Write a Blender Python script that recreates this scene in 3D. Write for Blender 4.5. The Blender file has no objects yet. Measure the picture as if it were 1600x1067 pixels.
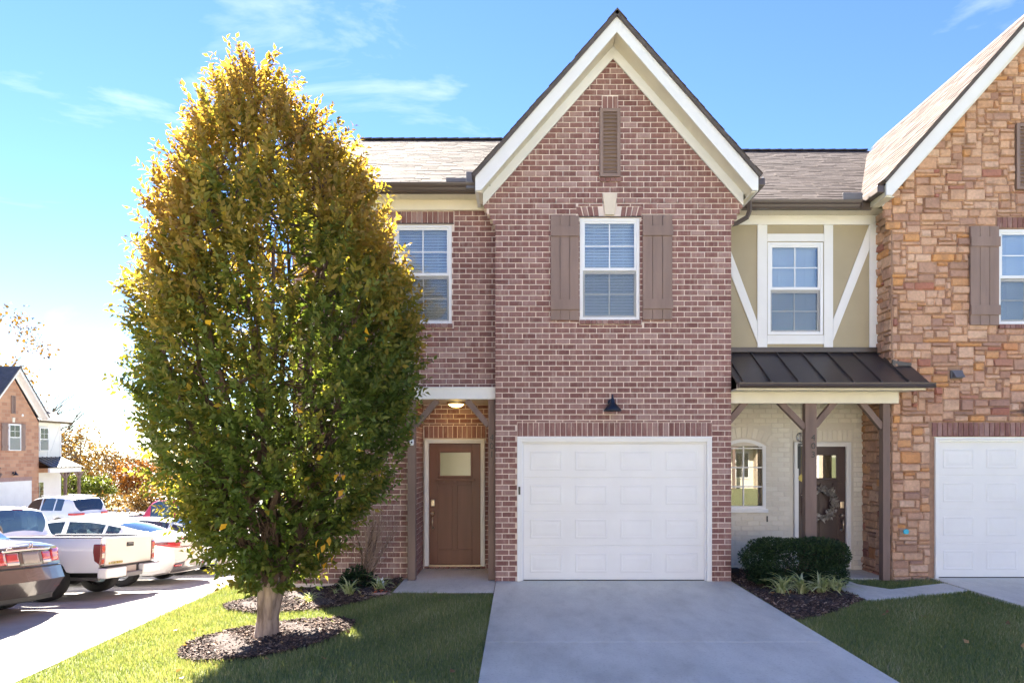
import bpy, math, random
import numpy as np
from mathutils import Vector, Matrix

RND = random.Random(11)
NPR = np.random.default_rng(5)
SC = bpy.context.scene
COL = SC.collection
rad = math.radians

# ------------------------------------------------------------------ camera, sky, sun, exposure
CAM_Y, CAM_Z, FPX = -10.26, 1.92, 1067.0
cam_d = bpy.data.cameras.new("camera")
cam = bpy.data.objects.new("camera", cam_d)
COL.objects.link(cam)
cam.location = (0, CAM_Y, CAM_Z)
cam.rotation_euler = (rad(90), 0, 0)
cam_d.sensor_width = 36
cam_d.lens = 24.0
cam_d.shift_x = -0.00625
cam_d.shift_y = 0.109
cam_d.clip_start = 0.1
cam_d.clip_end = 3000
SC.camera = cam

SUN_EL, SUN_AZ = rad(38.5), rad(-29)          # azimuth measured from +Y towards +X
world = bpy.data.worlds.new("World")
SC.world = world
world.use_nodes = True
wt = world.node_tree
for n in list(wt.nodes):
    wt.nodes.remove(n)
def wn(t, **k):
    n = wt.nodes.new(t)
    for a, b in k.items():
        setattr(n, a, b)
    return n
w_out = wn('ShaderNodeOutputWorld')
w_bg = wn('ShaderNodeBackground')
w_sky = wn('ShaderNodeTexSky', sky_type='NISHITA', sun_disc=False, sun_elevation=SUN_EL,
           sun_rotation=SUN_AZ, altitude=0, air_density=1.0, dust_density=0.0, ozone_density=5.0)
w_hsv = wn('ShaderNodeHueSaturation')
w_hsv.inputs['Saturation'].default_value = 1.12
w_hsv.inputs['Value'].default_value = 0.66
w_hsv.inputs['Hue'].default_value = 0.514
wt.links.new(w_sky.outputs[0], w_hsv.inputs['Color'])
w_tc = wn('ShaderNodeTexCoord')
w_map = wn('ShaderNodeMapping')
w_map.inputs['Scale'].default_value = (2.2, 2.2, 7.0)
w_map.inputs['Location'].default_value = (0.35, 0.2, 0.45)
wt.links.new(w_tc.outputs['Generated'], w_map.inputs[0])
w_no = wn('ShaderNodeTexNoise')
w_no.inputs['Scale'].default_value = 1.6
w_no.inputs['Detail'].default_value = 7
w_no.inputs['Roughness'].default_value = 0.58
w_no.inputs['Distortion'].default_value = 0.5
wt.links.new(w_map.outputs[0], w_no.inputs['Vector'])
w_rmp = wn('ShaderNodeValToRGB')
w_rmp.color_ramp.elements[0].position = 0.58
w_rmp.color_ramp.elements[1].position = 0.80
w_rmp.color_ramp.elements[1].color = (0.5, 0.5, 0.5, 1)
wt.links.new(w_no.outputs['Fac'], w_rmp.inputs[0])
w_mix = wn('ShaderNodeMixRGB')
wt.links.new(w_rmp.outputs[0], w_mix.inputs[0])
wt.links.new(w_hsv.outputs[0], w_mix.inputs[1])
w_mix.inputs[2].default_value = (3.6, 3.8, 4.1, 1)
wt.links.new(w_mix.outputs[0], w_bg.inputs[0])
w_bg.inputs[1].default_value = 0.05
wt.links.new(w_bg.outputs[0], w_out.inputs[0])

sun_d = bpy.data.lights.new("sun", 'SUN')
sun = bpy.data.objects.new("sun", sun_d)
COL.objects.link(sun)
sun_d.energy = 4.2
sun_d.angle = rad(0.6)
sun_d.color = (1.0, 0.92, 0.80)
sdir = Vector((math.sin(SUN_AZ) * math.cos(SUN_EL), math.cos(SUN_AZ) * math.cos(SUN_EL), math.sin(SUN_EL)))
sun.rotation_euler = sdir.to_track_quat('Z', 'Y').to_euler()
sun.location = (-10, 20, 25)

SC.view_settings.view_transform = 'Standard'
SC.view_settings.look = 'None'
SC.view_settings.exposure = 3.3
SC.view_settings.gamma = 1.0
SC.view_settings.use_curve_mapping = False
SC.render.engine = 'CYCLES'
SC.cycles.use_denoising = True
SC.cycles.max_bounces = 8
SC.cycles.diffuse_bounces = 4
SC.cycles.glossy_bounces = 3
SC.cycles.transmission_bounces = 4
SC.cycles.transparent_max_bounces = 12
SC.cycles.caustics_reflective = False
SC.cycles.caustics_refractive = False
SC.cycles.sample_clamp_indirect = 6.0

def fx(px, Y=0.0):
    return (px - 810.0) * (Y - CAM_Y) / FPX
def fz(py, Y=0.0):
    return CAM_Z + (708.0 - py) * (Y - CAM_Y) / FPX

# ------------------------------------------------------------------ materials
def new_mat(name):
    m = bpy.data.materials.new(name)
    m.use_nodes = True
    nt = m.node_tree
    b = nt.nodes['Principled BSDF']
    return m, nt, b
def L(nt, a, b):
    nt.links.new(a, b)
def N(nt, t, **k):
    n = nt.nodes.new(t)
    for a, b in k.items():
        setattr(n, a, b)
    return n
def ramp(nt, stops, interp='LINEAR'):
    n = N(nt, 'ShaderNodeValToRGB')
    cr = n.color_ramp
    cr.interpolation = interp
    while len(cr.elements) < len(stops):
        cr.elements.new(0.5)
    for e, (p, c) in zip(cr.elements, stops):
        e.position = p
        e.color = (*c, 1)
    return n
def pos_noise(nt, scale=(8, 8, 8), detail=4, rough=.55, coord='pos'):
    if coord == 'pos':
        g = N(nt, 'ShaderNodeNewGeometry').outputs['Position']
    else:
        g = N(nt, 'ShaderNodeTexCoord').outputs['Object']
    mp = N(nt, 'ShaderNodeMapping')
    mp.inputs['Scale'].default_value = scale
    L(nt, g, mp.inputs[0])
    no = N(nt, 'ShaderNodeTexNoise')
    no.inputs['Scale'].default_value = 1
    no.inputs['Detail'].default_value = detail
    no.inputs['Roughness'].default_value = rough
    L(nt, mp.outputs[0], no.inputs['Vector'])
    return no.outputs['Fac']
def pmat(name, col, rough=.6, var=.12, scale=(3, 3, 3), bump=0.0, bscale=(60, 60, 60), metal=0.0, spec=.5, coat=0.0, dark=None):
    m, nt, b = new_mat(name)
    b.inputs['Roughness'].default_value = rough
    b.inputs['Metallic'].default_value = metal
    b.inputs['Specular IOR Level'].default_value = spec
    b.inputs['Coat Weight'].default_value = coat
    if var:
        f = pos_noise(nt, scale)
        lo = tuple(c * (1 - var) for c in col) if dark is None else dark
        hi = tuple(min(1, c * (1 + var)) for c in col)
        r = ramp(nt, [(0.32, lo), (0.68, hi)])
        L(nt, f, r.inputs[0])
        L(nt, r.outputs[0], b.inputs['Base Color'])
    else:
        b.inputs['Base Color'].default_value = (*col, 1)
    if bump:
        f2 = pos_noise(nt, bscale, 3)
        bp = N(nt, 'ShaderNodeBump')
        bp.inputs['Strength'].default_value = bump
        bp.inputs['Distance'].default_value = 0.01
        L(nt, f2, bp.inputs['Height'])
        L(nt, bp.outputs[0], b.inputs['Normal'])
    return m
def piece_random(nt):
    g = N(nt, 'ShaderNodeNewGeometry').outputs['Random Per Island']
    o = N(nt, 'ShaderNodeObjectInfo').outputs['Random']
    a = N(nt, 'ShaderNodeMath', operation='ADD')
    L(nt, g, a.inputs[0]); L(nt, o, a.inputs[1])
    fr = N(nt, 'ShaderNodeMath', operation='FRACT')
    L(nt, a.outputs[0], fr.inputs[0])
    return fr.outputs[0]
def piece_mat(name, stops, rough=.85, smear=None, smear_scale=(14, 14, 5), smear_at=(.52, .68), grain=.18, gscale=(40, 40, 40), bump=.25, smear_amt=.6, patch=.10):
    """material of bricks, stones and shingles: a tone of its own for every piece, grain, and lime smears"""
    m, nt, b = new_mat(name)
    b.inputs['Roughness'].default_value = rough
    b.inputs['Specular IOR Level'].default_value = .25
    r = ramp(nt, stops)
    L(nt, piece_random(nt), r.inputs[0])
    col = r.outputs[0]
    if smear:
        f = pos_noise(nt, smear_scale, 4, .6)
        rm = ramp(nt, [(smear_at[0], (0, 0, 0)), (smear_at[1], (smear_amt,) * 3)])
        L(nt, f, rm.inputs[0])
        mx = N(nt, 'ShaderNodeMixRGB')
        L(nt, rm.outputs[0], mx.inputs[0]); L(nt, col, mx.inputs[1])
        mx.inputs[2].default_value = (*smear, 1)
        col = mx.outputs[0]
    g = pos_noise(nt, gscale, 5, .65)
    gr = ramp(nt, [(.25, (1 - grain,) * 3), (.75, (1 + grain,) * 3)])
    L(nt, g, gr.inputs[0])
    mu = N(nt, 'ShaderNodeMixRGB', blend_type='MULTIPLY')
    mu.inputs[0].default_value = 1
    L(nt, col, mu.inputs[1]); L(nt, gr.outputs[0], mu.inputs[2])
    pf = pos_noise(nt, (1.1, 1.1, .55), 3, .6)
    prm = ramp(nt, [(.3, (1 - patch,) * 3), (.7, (1 + patch,) * 3)])
    L(nt, pf, prm.inputs[0])
    mp_ = N(nt, 'ShaderNodeMixRGB', blend_type='MULTIPLY'); mp_.inputs[0].default_value = 1
    L(nt, mu.outputs[0], mp_.inputs[1]); L(nt, prm.outputs[0], mp_.inputs[2])
    L(nt, mp_.outputs[0], b.inputs['Base Color'])
    if bump:
        bp = N(nt, 'ShaderNodeBump')
        bp.inputs['Strength'].default_value = bump
        bp.inputs['Distance'].default_value = .008
        L(nt, g, bp.inputs['Height'])
        L(nt, bp.outputs[0], b.inputs['Normal'])
    return m
def glass_mat(name, tint=(.8, .9, .95), refl=.12, rough=.0, opac=0.0, body=(.05, .06, .07)):
    m = bpy.data.materials.new(name)
    m.use_nodes = True
    nt = m.node_tree
    for n in list(nt.nodes):
        nt.nodes.remove(n)
    out = N(nt, 'ShaderNodeOutputMaterial')
    tr = N(nt, 'ShaderNodeBsdfTransparent'); tr.inputs[0].default_value = (*tint, 1)
    df = N(nt, 'ShaderNodeBsdfDiffuse'); df.inputs[0].default_value = (*body, 1)
    m1 = N(nt, 'ShaderNodeMixShader'); m1.inputs[0].default_value = opac
    L(nt, tr.outputs[0], m1.inputs[1]); L(nt, df.outputs[0], m1.inputs[2])
    gl = N(nt, 'ShaderNodeBsdfGlossy'); gl.inputs['Roughness'].default_value = rough
    lw = N(nt, 'ShaderNodeFresnel'); lw.inputs[0].default_value = 1.5
    ad = N(nt, 'ShaderNodeMath', operation='ADD'); ad.use_clamp = True
    L(nt, lw.outputs[0], ad.inputs[0]); ad.inputs[1].default_value = refl
    m2 = N(nt, 'ShaderNodeMixShader')
    L(nt, ad.outputs[0], m2.inputs[0]); L(nt, m1.outputs[0], m2.inputs[1]); L(nt, gl.outputs[0], m2.inputs[2])
    L(nt, m2.outputs[0], out.inputs[0])
    return m
def leaf_mat(name, stops, trans=.35, attr='tint', rough=.5):
    """thin leaves: colour by a per-leaf value, partly translucent"""
    m, nt, b = new_mat(name)
    r = ramp(nt, stops)
    if attr:
        a = N(nt, 'ShaderNodeAttribute', attribute_name=attr)
        L(nt, a.outputs['Fac'], r.inputs[0])
    else:
        L(nt, piece_random(nt), r.inputs[0])
    L(nt, r.outputs[0], b.inputs['Base Color'])
    b.inputs['Roughness'].default_value = rough
    b.inputs['Specular IOR Level'].default_value = .3
    tl = N(nt, 'ShaderNodeBsdfTranslucent')
    mu = N(nt, 'ShaderNodeMixRGB', blend_type='MULTIPLY'); mu.inputs[0].default_value = 1
    mu.inputs[2].default_value = (1.5, 1.45, .7, 1)
    L(nt, r.outputs[0], mu.inputs[1]); L(nt, mu.outputs[0], tl.inputs[0])
    mx = N(nt, 'ShaderNodeMixShader'); mx.inputs[0].default_value = trans
    out = nt.nodes['Material Output']
    L(nt, b.outputs[0], mx.inputs[1]); L(nt, tl.outputs[0], mx.inputs[2]); L(nt, mx.outputs[0], out.inputs[0])
    return m

M = {}
M['brick'] = piece_mat('purple_brick', [(0, (.19, .088, .078)), (.3, (.235, .116, .102)), (.7, (.265, .138, .122)), (.9, (.31, .18, .16)), (1, (.37, .24, .215))],
                       smear=(.52, .39, .34), smear_scale=(16, 16, 4), smear_at=(.50, .72), smear_amt=.42)
M['mortar'] = pmat('mortar', (.79, .67, .60), .95, .1, (9, 9, 9), .3)
M['painted_brick'] = piece_mat('painted_brick', [(0, (.72, .67, .57)), (.5, (.76, .71, .61)), (1, (.79, .75, .65))], rough=.55, grain=.05, bump=.15)
M['painted_mortar'] = pmat('painted_mortar', (.68, .63, .54), .7, .05)
M['stone'] = piece_mat('field_stone', [(0, (.36, .215, .16)), (.12, (.53, .32, .21)), (.3, (.62, .39, .26)), (.42, (.53, .315, .21)), (.52, (.38, .22, .165)), (.62, (.64, .43, .305)), (.75, (.54, .335, .235)), (.88, (.56, .29, .13)), (.92, (.60, .30, .12)), (.95, (.36, .145, .11)), (1, (.46, .28, .19))],
                       smear=(.22, .13, .105), smear_scale=(5, 5, 9), smear_at=(.50, .75), smear_amt=.6, grain=.22, gscale=(22, 22, 22), bump=.5)
M['stone_joint'] = pmat('stone_joint', (.34, .21, .14), .95, .2, (12, 12, 12), .3)
M['white'] = pmat('white_paint', (.80, .79, .77), .45, .03, (2, 2, 2), .04, (30, 30, 30))
M['vinyl'] = pmat('white_vinyl', (.82, .82, .82), .35, .02)
M['cream'] = pmat('bounce_lit_cream', (.77, .71, .58), .5, .04, (4, 4, 4))  # cream vinyl, with warm bounce light under the eaves put into its colour
M['taupe'] = pmat('taupe_wood', (.255, .175, .145), .7, .12, (6, 6, 1.2), .25, (50, 50, 8))
M['post'] = pmat('brown_post', (.20, .135, .108), .75, .14, (9, 9, 1.5), .3, (60, 60, 6))
M['door_brown'] = pmat('door_brown', (.165, .066, .040), .42, .10, (10, 10, 1.0), .1, (70, 70, 5))
M['door_dark'] = pmat('door_dark', (.050, .026, .026), .4, .12, (10, 10, 1.0), .1, (70, 70, 5))
M['olive'] = pmat('olive_panel', (.40, .335, .215), .6, .04, (2, 2, 2), .06, (90, 90, 90))
M['dark_metal'] = pmat('bronze_metal', (.070, .055, .048), .38, .08, (3, 3, 3), 0, metal=.2, spec=.6)
M['gutter'] = pmat('brown_gutter', (.085, .062, .052), .35, .06, (4, 4, 4), spec=.6)
M['downspout'] = pmat('brown_downspout', (.10, .08, .075), .35, .06)
M['slab_edge'] = pmat('roof_edge', (.10, .082, .075), .9, .15, (14, 14, 14))
M['shingle'] = piece_mat('shingles', [(0, (.075, .056, .05)), (.3, (.105, .08, .071)), (.6, (.13, .103, .092)), (.85, (.095, .07, .062)), (1, (.155, .125, .112))], grain=.25, gscale=(90, 90, 90), bump=.6, rough=.95)
M['felt'] = pmat('roof_felt', (.06, .05, .045), .95, .1)
M['concrete'] = pmat('concrete', (.75, .695, .575), .85, .10, (1.7, .8, 1.1), .35, (160, 30, 120))
# stains and fine pitting on the poured concrete
_nt = M['concrete'].node_tree; _b = _nt.nodes['Principled BSDF']
_src = _b.inputs['Base Color'].links[0].from_socket
for _sc, _lo, _p0, _p1 in (((.55, .35, .5), .80, .30, .52), ((38, 38, 38), .84, .34, .46), ((5, 2.2, 5), .90, .30, .55)):
    _f = pos_noise(_nt, _sc, 5, .65); _r = ramp(_nt, [(_p0, (_lo, _lo * .985, _lo * .96)), (_p1, (1, 1, 1))]); L(_nt, _f, _r.inputs[0])
    _m = N(_nt, 'ShaderNodeMixRGB', blend_type='MULTIPLY'); _m.inputs[0].default_value = 1
    L(_nt, _src, _m.inputs[1]); L(_nt, _r.outputs[0], _m.inputs[2]); _src = _m.outputs[0]
L(_nt, _src, _b.inputs['Base Color'])
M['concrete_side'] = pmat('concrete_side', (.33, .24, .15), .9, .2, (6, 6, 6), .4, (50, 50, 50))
M['curb'] = pmat('curb_concrete', (.46, .44, .41), .9, .08, (3, 3, 3), .2)
M['asphalt'] = pmat('worn_asphalt', (.32, .305, .285), .9, .12, (2.5, 2.5, 2.5), .5, (140, 140, 140))
M['glass'] = glass_mat('window_glass', (.90, .95, .98), .07)
M['door_glass'] = glass_mat('frosted_door_glass', (.4, .42, .3), .10, .25, .85, (.42, .42, .24))
M['door_glass2'] = glass_mat('door_glass_clear', (.5, .5, .5), .22, .02, .5, (.24, .18, .1))
M['tan_reflection_glass'] = glass_mat('porch_window_glass', (.5, .5, .48), .16, .0, .5, (.30, .24, .16))  # tan body colour paints in the reflection of the brick houses opposite
M['screen'] = glass_mat('insect_screen', (1, 1, 1), -.5, .5, .18, (.2, .21, .22))
M['blind'] = pmat('blind_slats', (.86, .87, .88), .5, .02)
M['shade'] = pmat('roller_shade', (.72, .74, .74), .7, .03)
M['brass'] = pmat('satin_nickel', (.60, .50, .38), .28, .05, metal=1)
M['black'] = pmat('black_metal', (.012, .013, .016), .35, .1, spec=.6)
M['lamp_metal'] = pmat('lamp_metal', (.022, .030, .045), .3, .1, metal=.4, spec=.6)
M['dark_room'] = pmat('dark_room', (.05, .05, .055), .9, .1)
M['bark'] = pmat('smooth_bark', (.34, .255, .20), .85, .28, (16, 16, 3.5), .6, (45, 45, 9), dark=(.15, .105, .08))
M['twig'] = pmat('twig_bark', (.12, .075, .055), .9, .25, (20, 20, 20))
M['grey_twig'] = pmat('dry_twig', (.34, .23, .18), .9, .25, (20, 20, 20))
M['bare_branch'] = pmat('bare_branch', (.16, .12, .10), .9, .2, (3, 3, 3))
M['soil'] = pmat('mulch_soil', (.055, .036, .030), .95, .35, (14, 14, 14), .8, (70, 70, 70))
M['chip'] = piece_mat('mulch_chips', [(0, (.030, .020, .018)), (.4, (.075, .048, .040)), (.75, (.13, .085, .065)), (.93, (.24, .16, .12)), (1, (.40, .30, .24))], grain=.3, bump=.2)
M['ground'] = pmat('turf_soil', (.16, .18, .065), .95, .3, (3, 3, 3), .6, (60, 60, 60), dark=(.12, .13, .05))
M['grass'] = leaf_mat('grass_blades', [(0, (.13, .175, .06)), (.35, (.21, .255, .095)), (.7, (.30, .315, .14)), (.9, (.42, .375, .21)), (1, (.52, .46, .31))], .3)
M['hornbeam'] = leaf_mat('hornbeam_leaves', [(0, (.088, .135, .032)), (.25, (.13, .168, .04)), (.45, (.165, .165, .036)), (.65, (.26, .205, .042)), (.85, (.34, .235, .056)), (1, (.31, .195, .06))], .45)
M['leaf_piece'] = leaf_mat('hornbeam_leaf', [(0, (.045, .08, .016)), (.4, (.10, .125, .02)), (.7, (.29, .22, .03)), (1, (.37, .24, .035))], .42, None)
M['leaf_orange'] = leaf_mat('turned_leaf', [(0, (.62, .30, .02)), (1, (.70, .40, .03))], .4, None)
M['boxwood'] = leaf_mat('boxwood_leaves', [(0, (.016, .034, .014)), (.6, (.032, .062, .022)), (1, (.08, .12, .035))], .2)
M['liriope'] = leaf_mat('striped_blades', [(0, (.22, .27, .10)), (.35, (.50, .53, .30)), (.7, (.30, .36, .15)), (1, (.62, .62, .42))], .3, None)
M['bg_orange'] = leaf_mat('orange_foliage', [(0, (.12, .045, .012)), (.5, (.23, .085, .016)), (1, (.31, .135, .026))], .22)
M['bg_gold'] = leaf_mat('gold_foliage', [(0, (.12, .065, .016)), (.5, (.21, .115, .026)), (1, (.28, .17, .042))], .22)
M['bg_green'] = leaf_mat('lime_foliage', [(0, (.07, .11, .02)), (.5, (.15, .19, .03)), (1, (.26, .27, .06))], .3)
M['bg_brown'] = leaf_mat('brown_foliage', [(0, (.085, .05, .025)), (.5, (.14, .078, .034)), (1, (.20, .11, .048))], .22)
M['bg_pine'] = leaf_mat('pine_foliage', [(0, (.02, .035, .015)), (1, (.05, .075, .03))], .2)
M['stone_far'] = None
m, nt, b = new_mat('far_stone')
bt = N(nt, 'ShaderNodeTexBrick')
tcn = N(nt, 'ShaderNodeTexCoord'); mpn = N(nt, 'ShaderNodeMapping')
mpn.inputs['Rotation'].default_value = (rad(90), 0, 0)
L(nt, tcn.outputs['Object'], mpn.inputs[0]); L(nt, mpn.outputs[0], bt.inputs['Vector'])
bt.inputs['Color1'].default_value = (.52, .30, .19, 1); bt.inputs['Color2'].default_value = (.38, .19, .12, 1)
bt.inputs['Mortar'].default_value = (.42, .28, .2, 1)
bt.inputs['Scale'].default_value = 1; bt.inputs['Brick Width'].default_value = .42; bt.inputs['Row Height'].default_value = .2
bt.inputs['Mortar Size'].default_value = .012
L(nt, bt.outputs[0], b.inputs['Base Color']); b.inputs['Roughness'].default_value = .9
M['stone_far'] = m
M['tan_far'] = pmat('tan_brick', (.52, .42, .31), .9, .12, (5, 5, 5))
M['far_roof'] = pmat('far_roof', (.10, .095, .10), .9, .2, (6, 6, 6), .4, (30, 30, 30))
# vehicles
M['car_white'] = pmat('white_car_paint', (.76, .77, .78), .25, 0, coat=.6)
M['car_white2'] = pmat('pearl_white_paint', (.78, .77, .74), .28, 0, coat=.6)
M['car_silver'] = pmat('pale_silver_paint', (.62, .66, .72), .28, 0, metal=.15, coat=.6)
M['car_dark'] = pmat('dark_brown_paint', (.085, .070, .060), .22, 0, metal=.35, coat=.8)
M['car_red'] = pmat('red_paint', (.52, .03, .05), .3, 0, coat=.6)
M['car_glass'] = glass_mat('car_glass', (.38, .48, .50), .10, .0, .35, (.03, .045, .05))
M['car_glass_dark'] = glass_mat('tinted_car_glass', (.15, .17, .2), .12, .0, .6, (.02, .025, .03))
M['tyre'] = pmat('tyre_rubber', (.018, .018, .019), .85, .15, (20, 20, 20))
M['rim'] = pmat('alloy_rim', (.62, .62, .64), .3, 0, metal=.9)
M['tail_red'] = pmat('red_lens', (.48, .012, .022), .15, 0, coat=.8)
M['tail_dark'] = pmat('dark_lens', (.16, .01, .015), .15, 0, coat=.8)
M['lens_clear'] = pmat('clear_lens', (.75, .68, .6), .2, 0, coat=.8)
M['chrome'] = pmat('chrome', (.75, .74, .72), .12, 0, metal=1)
M['plastic'] = pmat('black_plastic', (.02, .02, .022), .6, .1)
M['plate'] = pmat('blank_plate', (.36, .31, .28), .5, .05)
M['seat'] = pmat('seat_cloth', (.45, .42, .38), .9, .1)
M['seat_dark'] = pmat('seat_dark', (.10, .085, .075), .9, .1)
M['gold'] = pmat('gold_badge', (.55, .42, .12), .35, 0, metal=.6)
M['grey_plastic'] = pmat('grey_plastic', (.16, .155, .165), .5, .06)
M['blue'] = pmat('blue_valve', (.02, .42, .58), .4, .1)
M['wreath'] = leaf_mat('dry_wreath_leaf', [(0, (.14, .125, .115)), (.5, (.25, .225, .205)), (1, (.38, .355, .33))], .15, None)
M['pink_stone'] = pmat('pink_stone', (.46, .30, .24), .9, .2, (15, 15, 15), .5)
M['red_leaf'] = leaf_mat('red_leaf', [(0, (.42, .06, .03)), (1, (.55, .16, .07))], .3, None)
M['tan_leaf'] = leaf_mat('fallen_leaf', [(0, (.22, .12, .06)), (1, (.45, .28, .14))], .25, None)
m, nt, b = new_mat('lit_lamp_glass')
b.inputs['Base Color'].default_value = (.9, .75, .4, 1)
b.inputs['Emission Color'].default_value = (1.0, .62, .16, 1)
b.inputs['Emission Strength'].default_value = 2.2
M['lit'] = m

# ------------------------------------------------------------------ mesh builder and object helpers
OFF = {}                                   # world position of each thing's base, for parts written in world coordinates
def tag(o, label=None, cat=None, group=None, kind=None):
    if label: o['label'] = label
    if cat: o['category'] = cat
    if group: o['group'] = group
    if kind: o['kind'] = kind
    return o
def thing(name, label, cat, loc=(0, 0, 0), rz=0, group=None, local=False):
    o = bpy.data.objects.new(name, None)
    o.empty_display_size = .2
    COL.objects.link(o)
    o.location = loc
    o.rotation_euler = (0, 0, rz)
    OFF[o.name] = Vector((0, 0, 0)) if local else Vector(loc)
    return tag(o, label, cat, group)
def root_of(o):
    while o.parent: o = o.parent
    return o
def mesh_obj(name, me, parent=None, loc=None, rot=None, kind=None):
    o = bpy.data.objects.new(name, me)
    COL.objects.link(o)
    if parent is not None:
        o.parent = parent
    if loc is not None:
        off = OFF.get(root_of(o).name, Vector((0, 0, 0))) if parent is not None else Vector((0, 0, 0))
        o.location = Vector(loc) - off
    if rot is not None:
        o.rotation_euler = rot
    if kind: o['kind'] = kind
    return o
class MB:
    def __init__(s):
        s.v, s.f, s.mi = [], [], []
    def add(s, vs, fs, mi=0):
        n = len(s.v)
        s.v += [tuple(p) for p in vs]
        for f in fs:
            s.f.append(tuple(i + n for i in f)); s.mi.append(mi)
        return s
    def box(s, x0, x1, y0, y1, z0, z1, mi=0, T=None):
        vs = [(x0, y0, z0), (x1, y0, z0), (x1, y1, z0), (x0, y1, z0), (x0, y0, z1), (x1, y0, z1), (x1, y1, z1), (x0, y1, z1)]
        if T is not None: vs = [T @ Vector(p) for p in vs]
        return s.add(vs, [(0, 3, 2, 1), (4, 5, 6, 7), (0, 1, 5, 4), (1, 2, 6, 5), (2, 3, 7, 6), (3, 0, 4, 7)], mi)
    def prism_xz(s, poly, y0, y1, mi=0):
        """polygon in x,z (any winding) extruded from y0 (front) to y1"""
        a = sum(poly[i][0] * poly[(i + 1) % len(poly)][1] - poly[(i + 1) % len(poly)][0] * poly[i][1] for i in range(len(poly)))
        if a < 0: poly = poly[::-1]
        n = len(poly)
        vs = [(x, y0, z) for x, z in poly] + [(x, y1, z) for x, z in poly]
        fs = [tuple(range(n)), tuple(range(2 * n - 1, n - 1, -1))]
        for i in range(n):
            j = (i + 1) % n
            fs.append((j, i, i + n, j + n))
        return s.add(vs, fs, mi)
    def prism_xy(s, poly, z0, z1, mi=0):
        a = sum(poly[i][0] * poly[(i + 1) % len(poly)][1] - poly[(i + 1) % len(poly)][0] * poly[i][1] for i in range(len(poly)))
        if a < 0: poly = poly[::-1]
        n = len(poly)
        zf0 = z0 if callable(z0) else (lambda x, y: z0)
        zf1 = z1 if callable(z1) else (lambda x, y: z1)
        vs = [(x, y, zf0(x, y)) for x, y in poly] + [(x, y, zf1(x, y)) for x, y in poly]
        fs = [tuple(range(n - 1, -1, -1)), tuple(range(n, 2 * n))]
        for i in range(n):
            j = (i + 1) % n
            fs.append((i, j, j + n, i + n))
        return s.add(vs, fs, mi)
    def bar(s, a, b, w, d, up=(0, 0, 1), mi=0):
        """square bar from a to b, w across, d along up-ish"""
        a, b = Vector(a), Vector(b)
        t = (b - a).normalized()
        upv = Vector(up)
        x = t.cross(upv)
        if x.length < 1e-4: x = t.cross(Vector((1, 0, 0)))
        x.normalize(); y = x.cross(t).normalized()
        vs = []
        for p in (a, b):
            for sx, sy in ((-1, -1), (1, -1), (1, 1), (-1, 1)):
                vs.append(p + x * (sx * w / 2) + y * (sy * d / 2))
        return s.add(vs, [(0, 1, 2, 3), (7, 6, 5, 4), (0, 4, 5, 1), (1, 5, 6, 2), (2, 6, 7, 3), (3, 7, 4, 0)], mi)
    def tube(s, pts, radii, seg=8, mi=0, cap=True):
        pts = [Vector(p) for p in pts]
        n0 = len(s.v)
        prev = None
        for i, p in enumerate(pts):
            t = (pts[min(i + 1, len(pts) - 1)] - pts[max(i - 1, 0)])
            if t.length < 1e-9: t = Vector((0, 0, 1))
            t.normalize()
            if prev is None:
                x = t.cross(Vector((0, 0, 1)))
                if x.length < 1e-3: x = t.cross(Vector((0, 1, 0)))
            else:
                x = prev - t * prev.dot(t)
            x.normalize(); prev = x
            y = t.cross(x)
            r = radii[i] if isinstance(radii, (list, tuple)) else radii
            for k in range(seg):
                a = 2 * math.pi * k / seg
                s.v.append(tuple(p + x * (r * math.cos(a)) + y * (r * math.sin(a))))
        for i in range(len(pts) - 1):
            for k in range(seg):
                k2 = (k + 1) % seg
                s.f.append((n0 + i * seg + k, n0 + i * seg + k2, n0 + (i + 1) * seg + k2, n0 + (i + 1) * seg + k)); s.mi.append(mi)
        if cap:
            s.f.append(tuple(n0 + k for k in range(seg - 1, -1, -1))); s.mi.append(mi)
            e = n0 + (len(pts) - 1) * seg
            s.f.append(tuple(e + k for k in range(seg))); s.mi.append(mi)
        return s
    def lathe(s, prof, c=(0, 0, 0), axis='z', seg=20, mi=0):
        c = Vector(c)
        n0 = len(s.v)
        for r, h in prof:
            for k in range(seg):
                a = 2 * math.pi * k / seg
                if axis == 'z': p = (r * math.cos(a), r * math.sin(a), h)
                elif axis == 'y': p = (r * math.cos(a), h, r * math.sin(a))
                else: p = (h, r * math.cos(a), r * math.sin(a))
                s.v.append(tuple(c + Vector(p)))
        for i in range(len(prof) - 1):
            for k in range(seg):
                k2 = (k + 1) % seg
                s.f.append((n0 + i * seg + k, n0 + i * seg + k2, n0 + (i + 1) * seg + k2, n0 + (i + 1) * seg + k)); s.mi.append(mi)
        return s
    def mesh(s, name, mats, off=None, smooth=False):
        me = bpy.data.meshes.new(name)
        if off is not None and off.length > 0:
            vs = [(p[0] - off[0], p[1] - off[1], p[2] - off[2]) for p in s.v]
        else: vs = s.v
        me.from_pydata(vs, [], s.f)
        for mm in (mats if isinstance(mats, (list, tuple)) else [mats]):
            me.materials.append(M[mm] if isinstance(mm, str) else mm)
        if any(s.mi): me.polygons.foreach_set('material_index', s.mi)
        if smooth:
            me.polygons.foreach_set('use_smooth', [True] * len(me.polygons))
        me.update()
        return me
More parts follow.
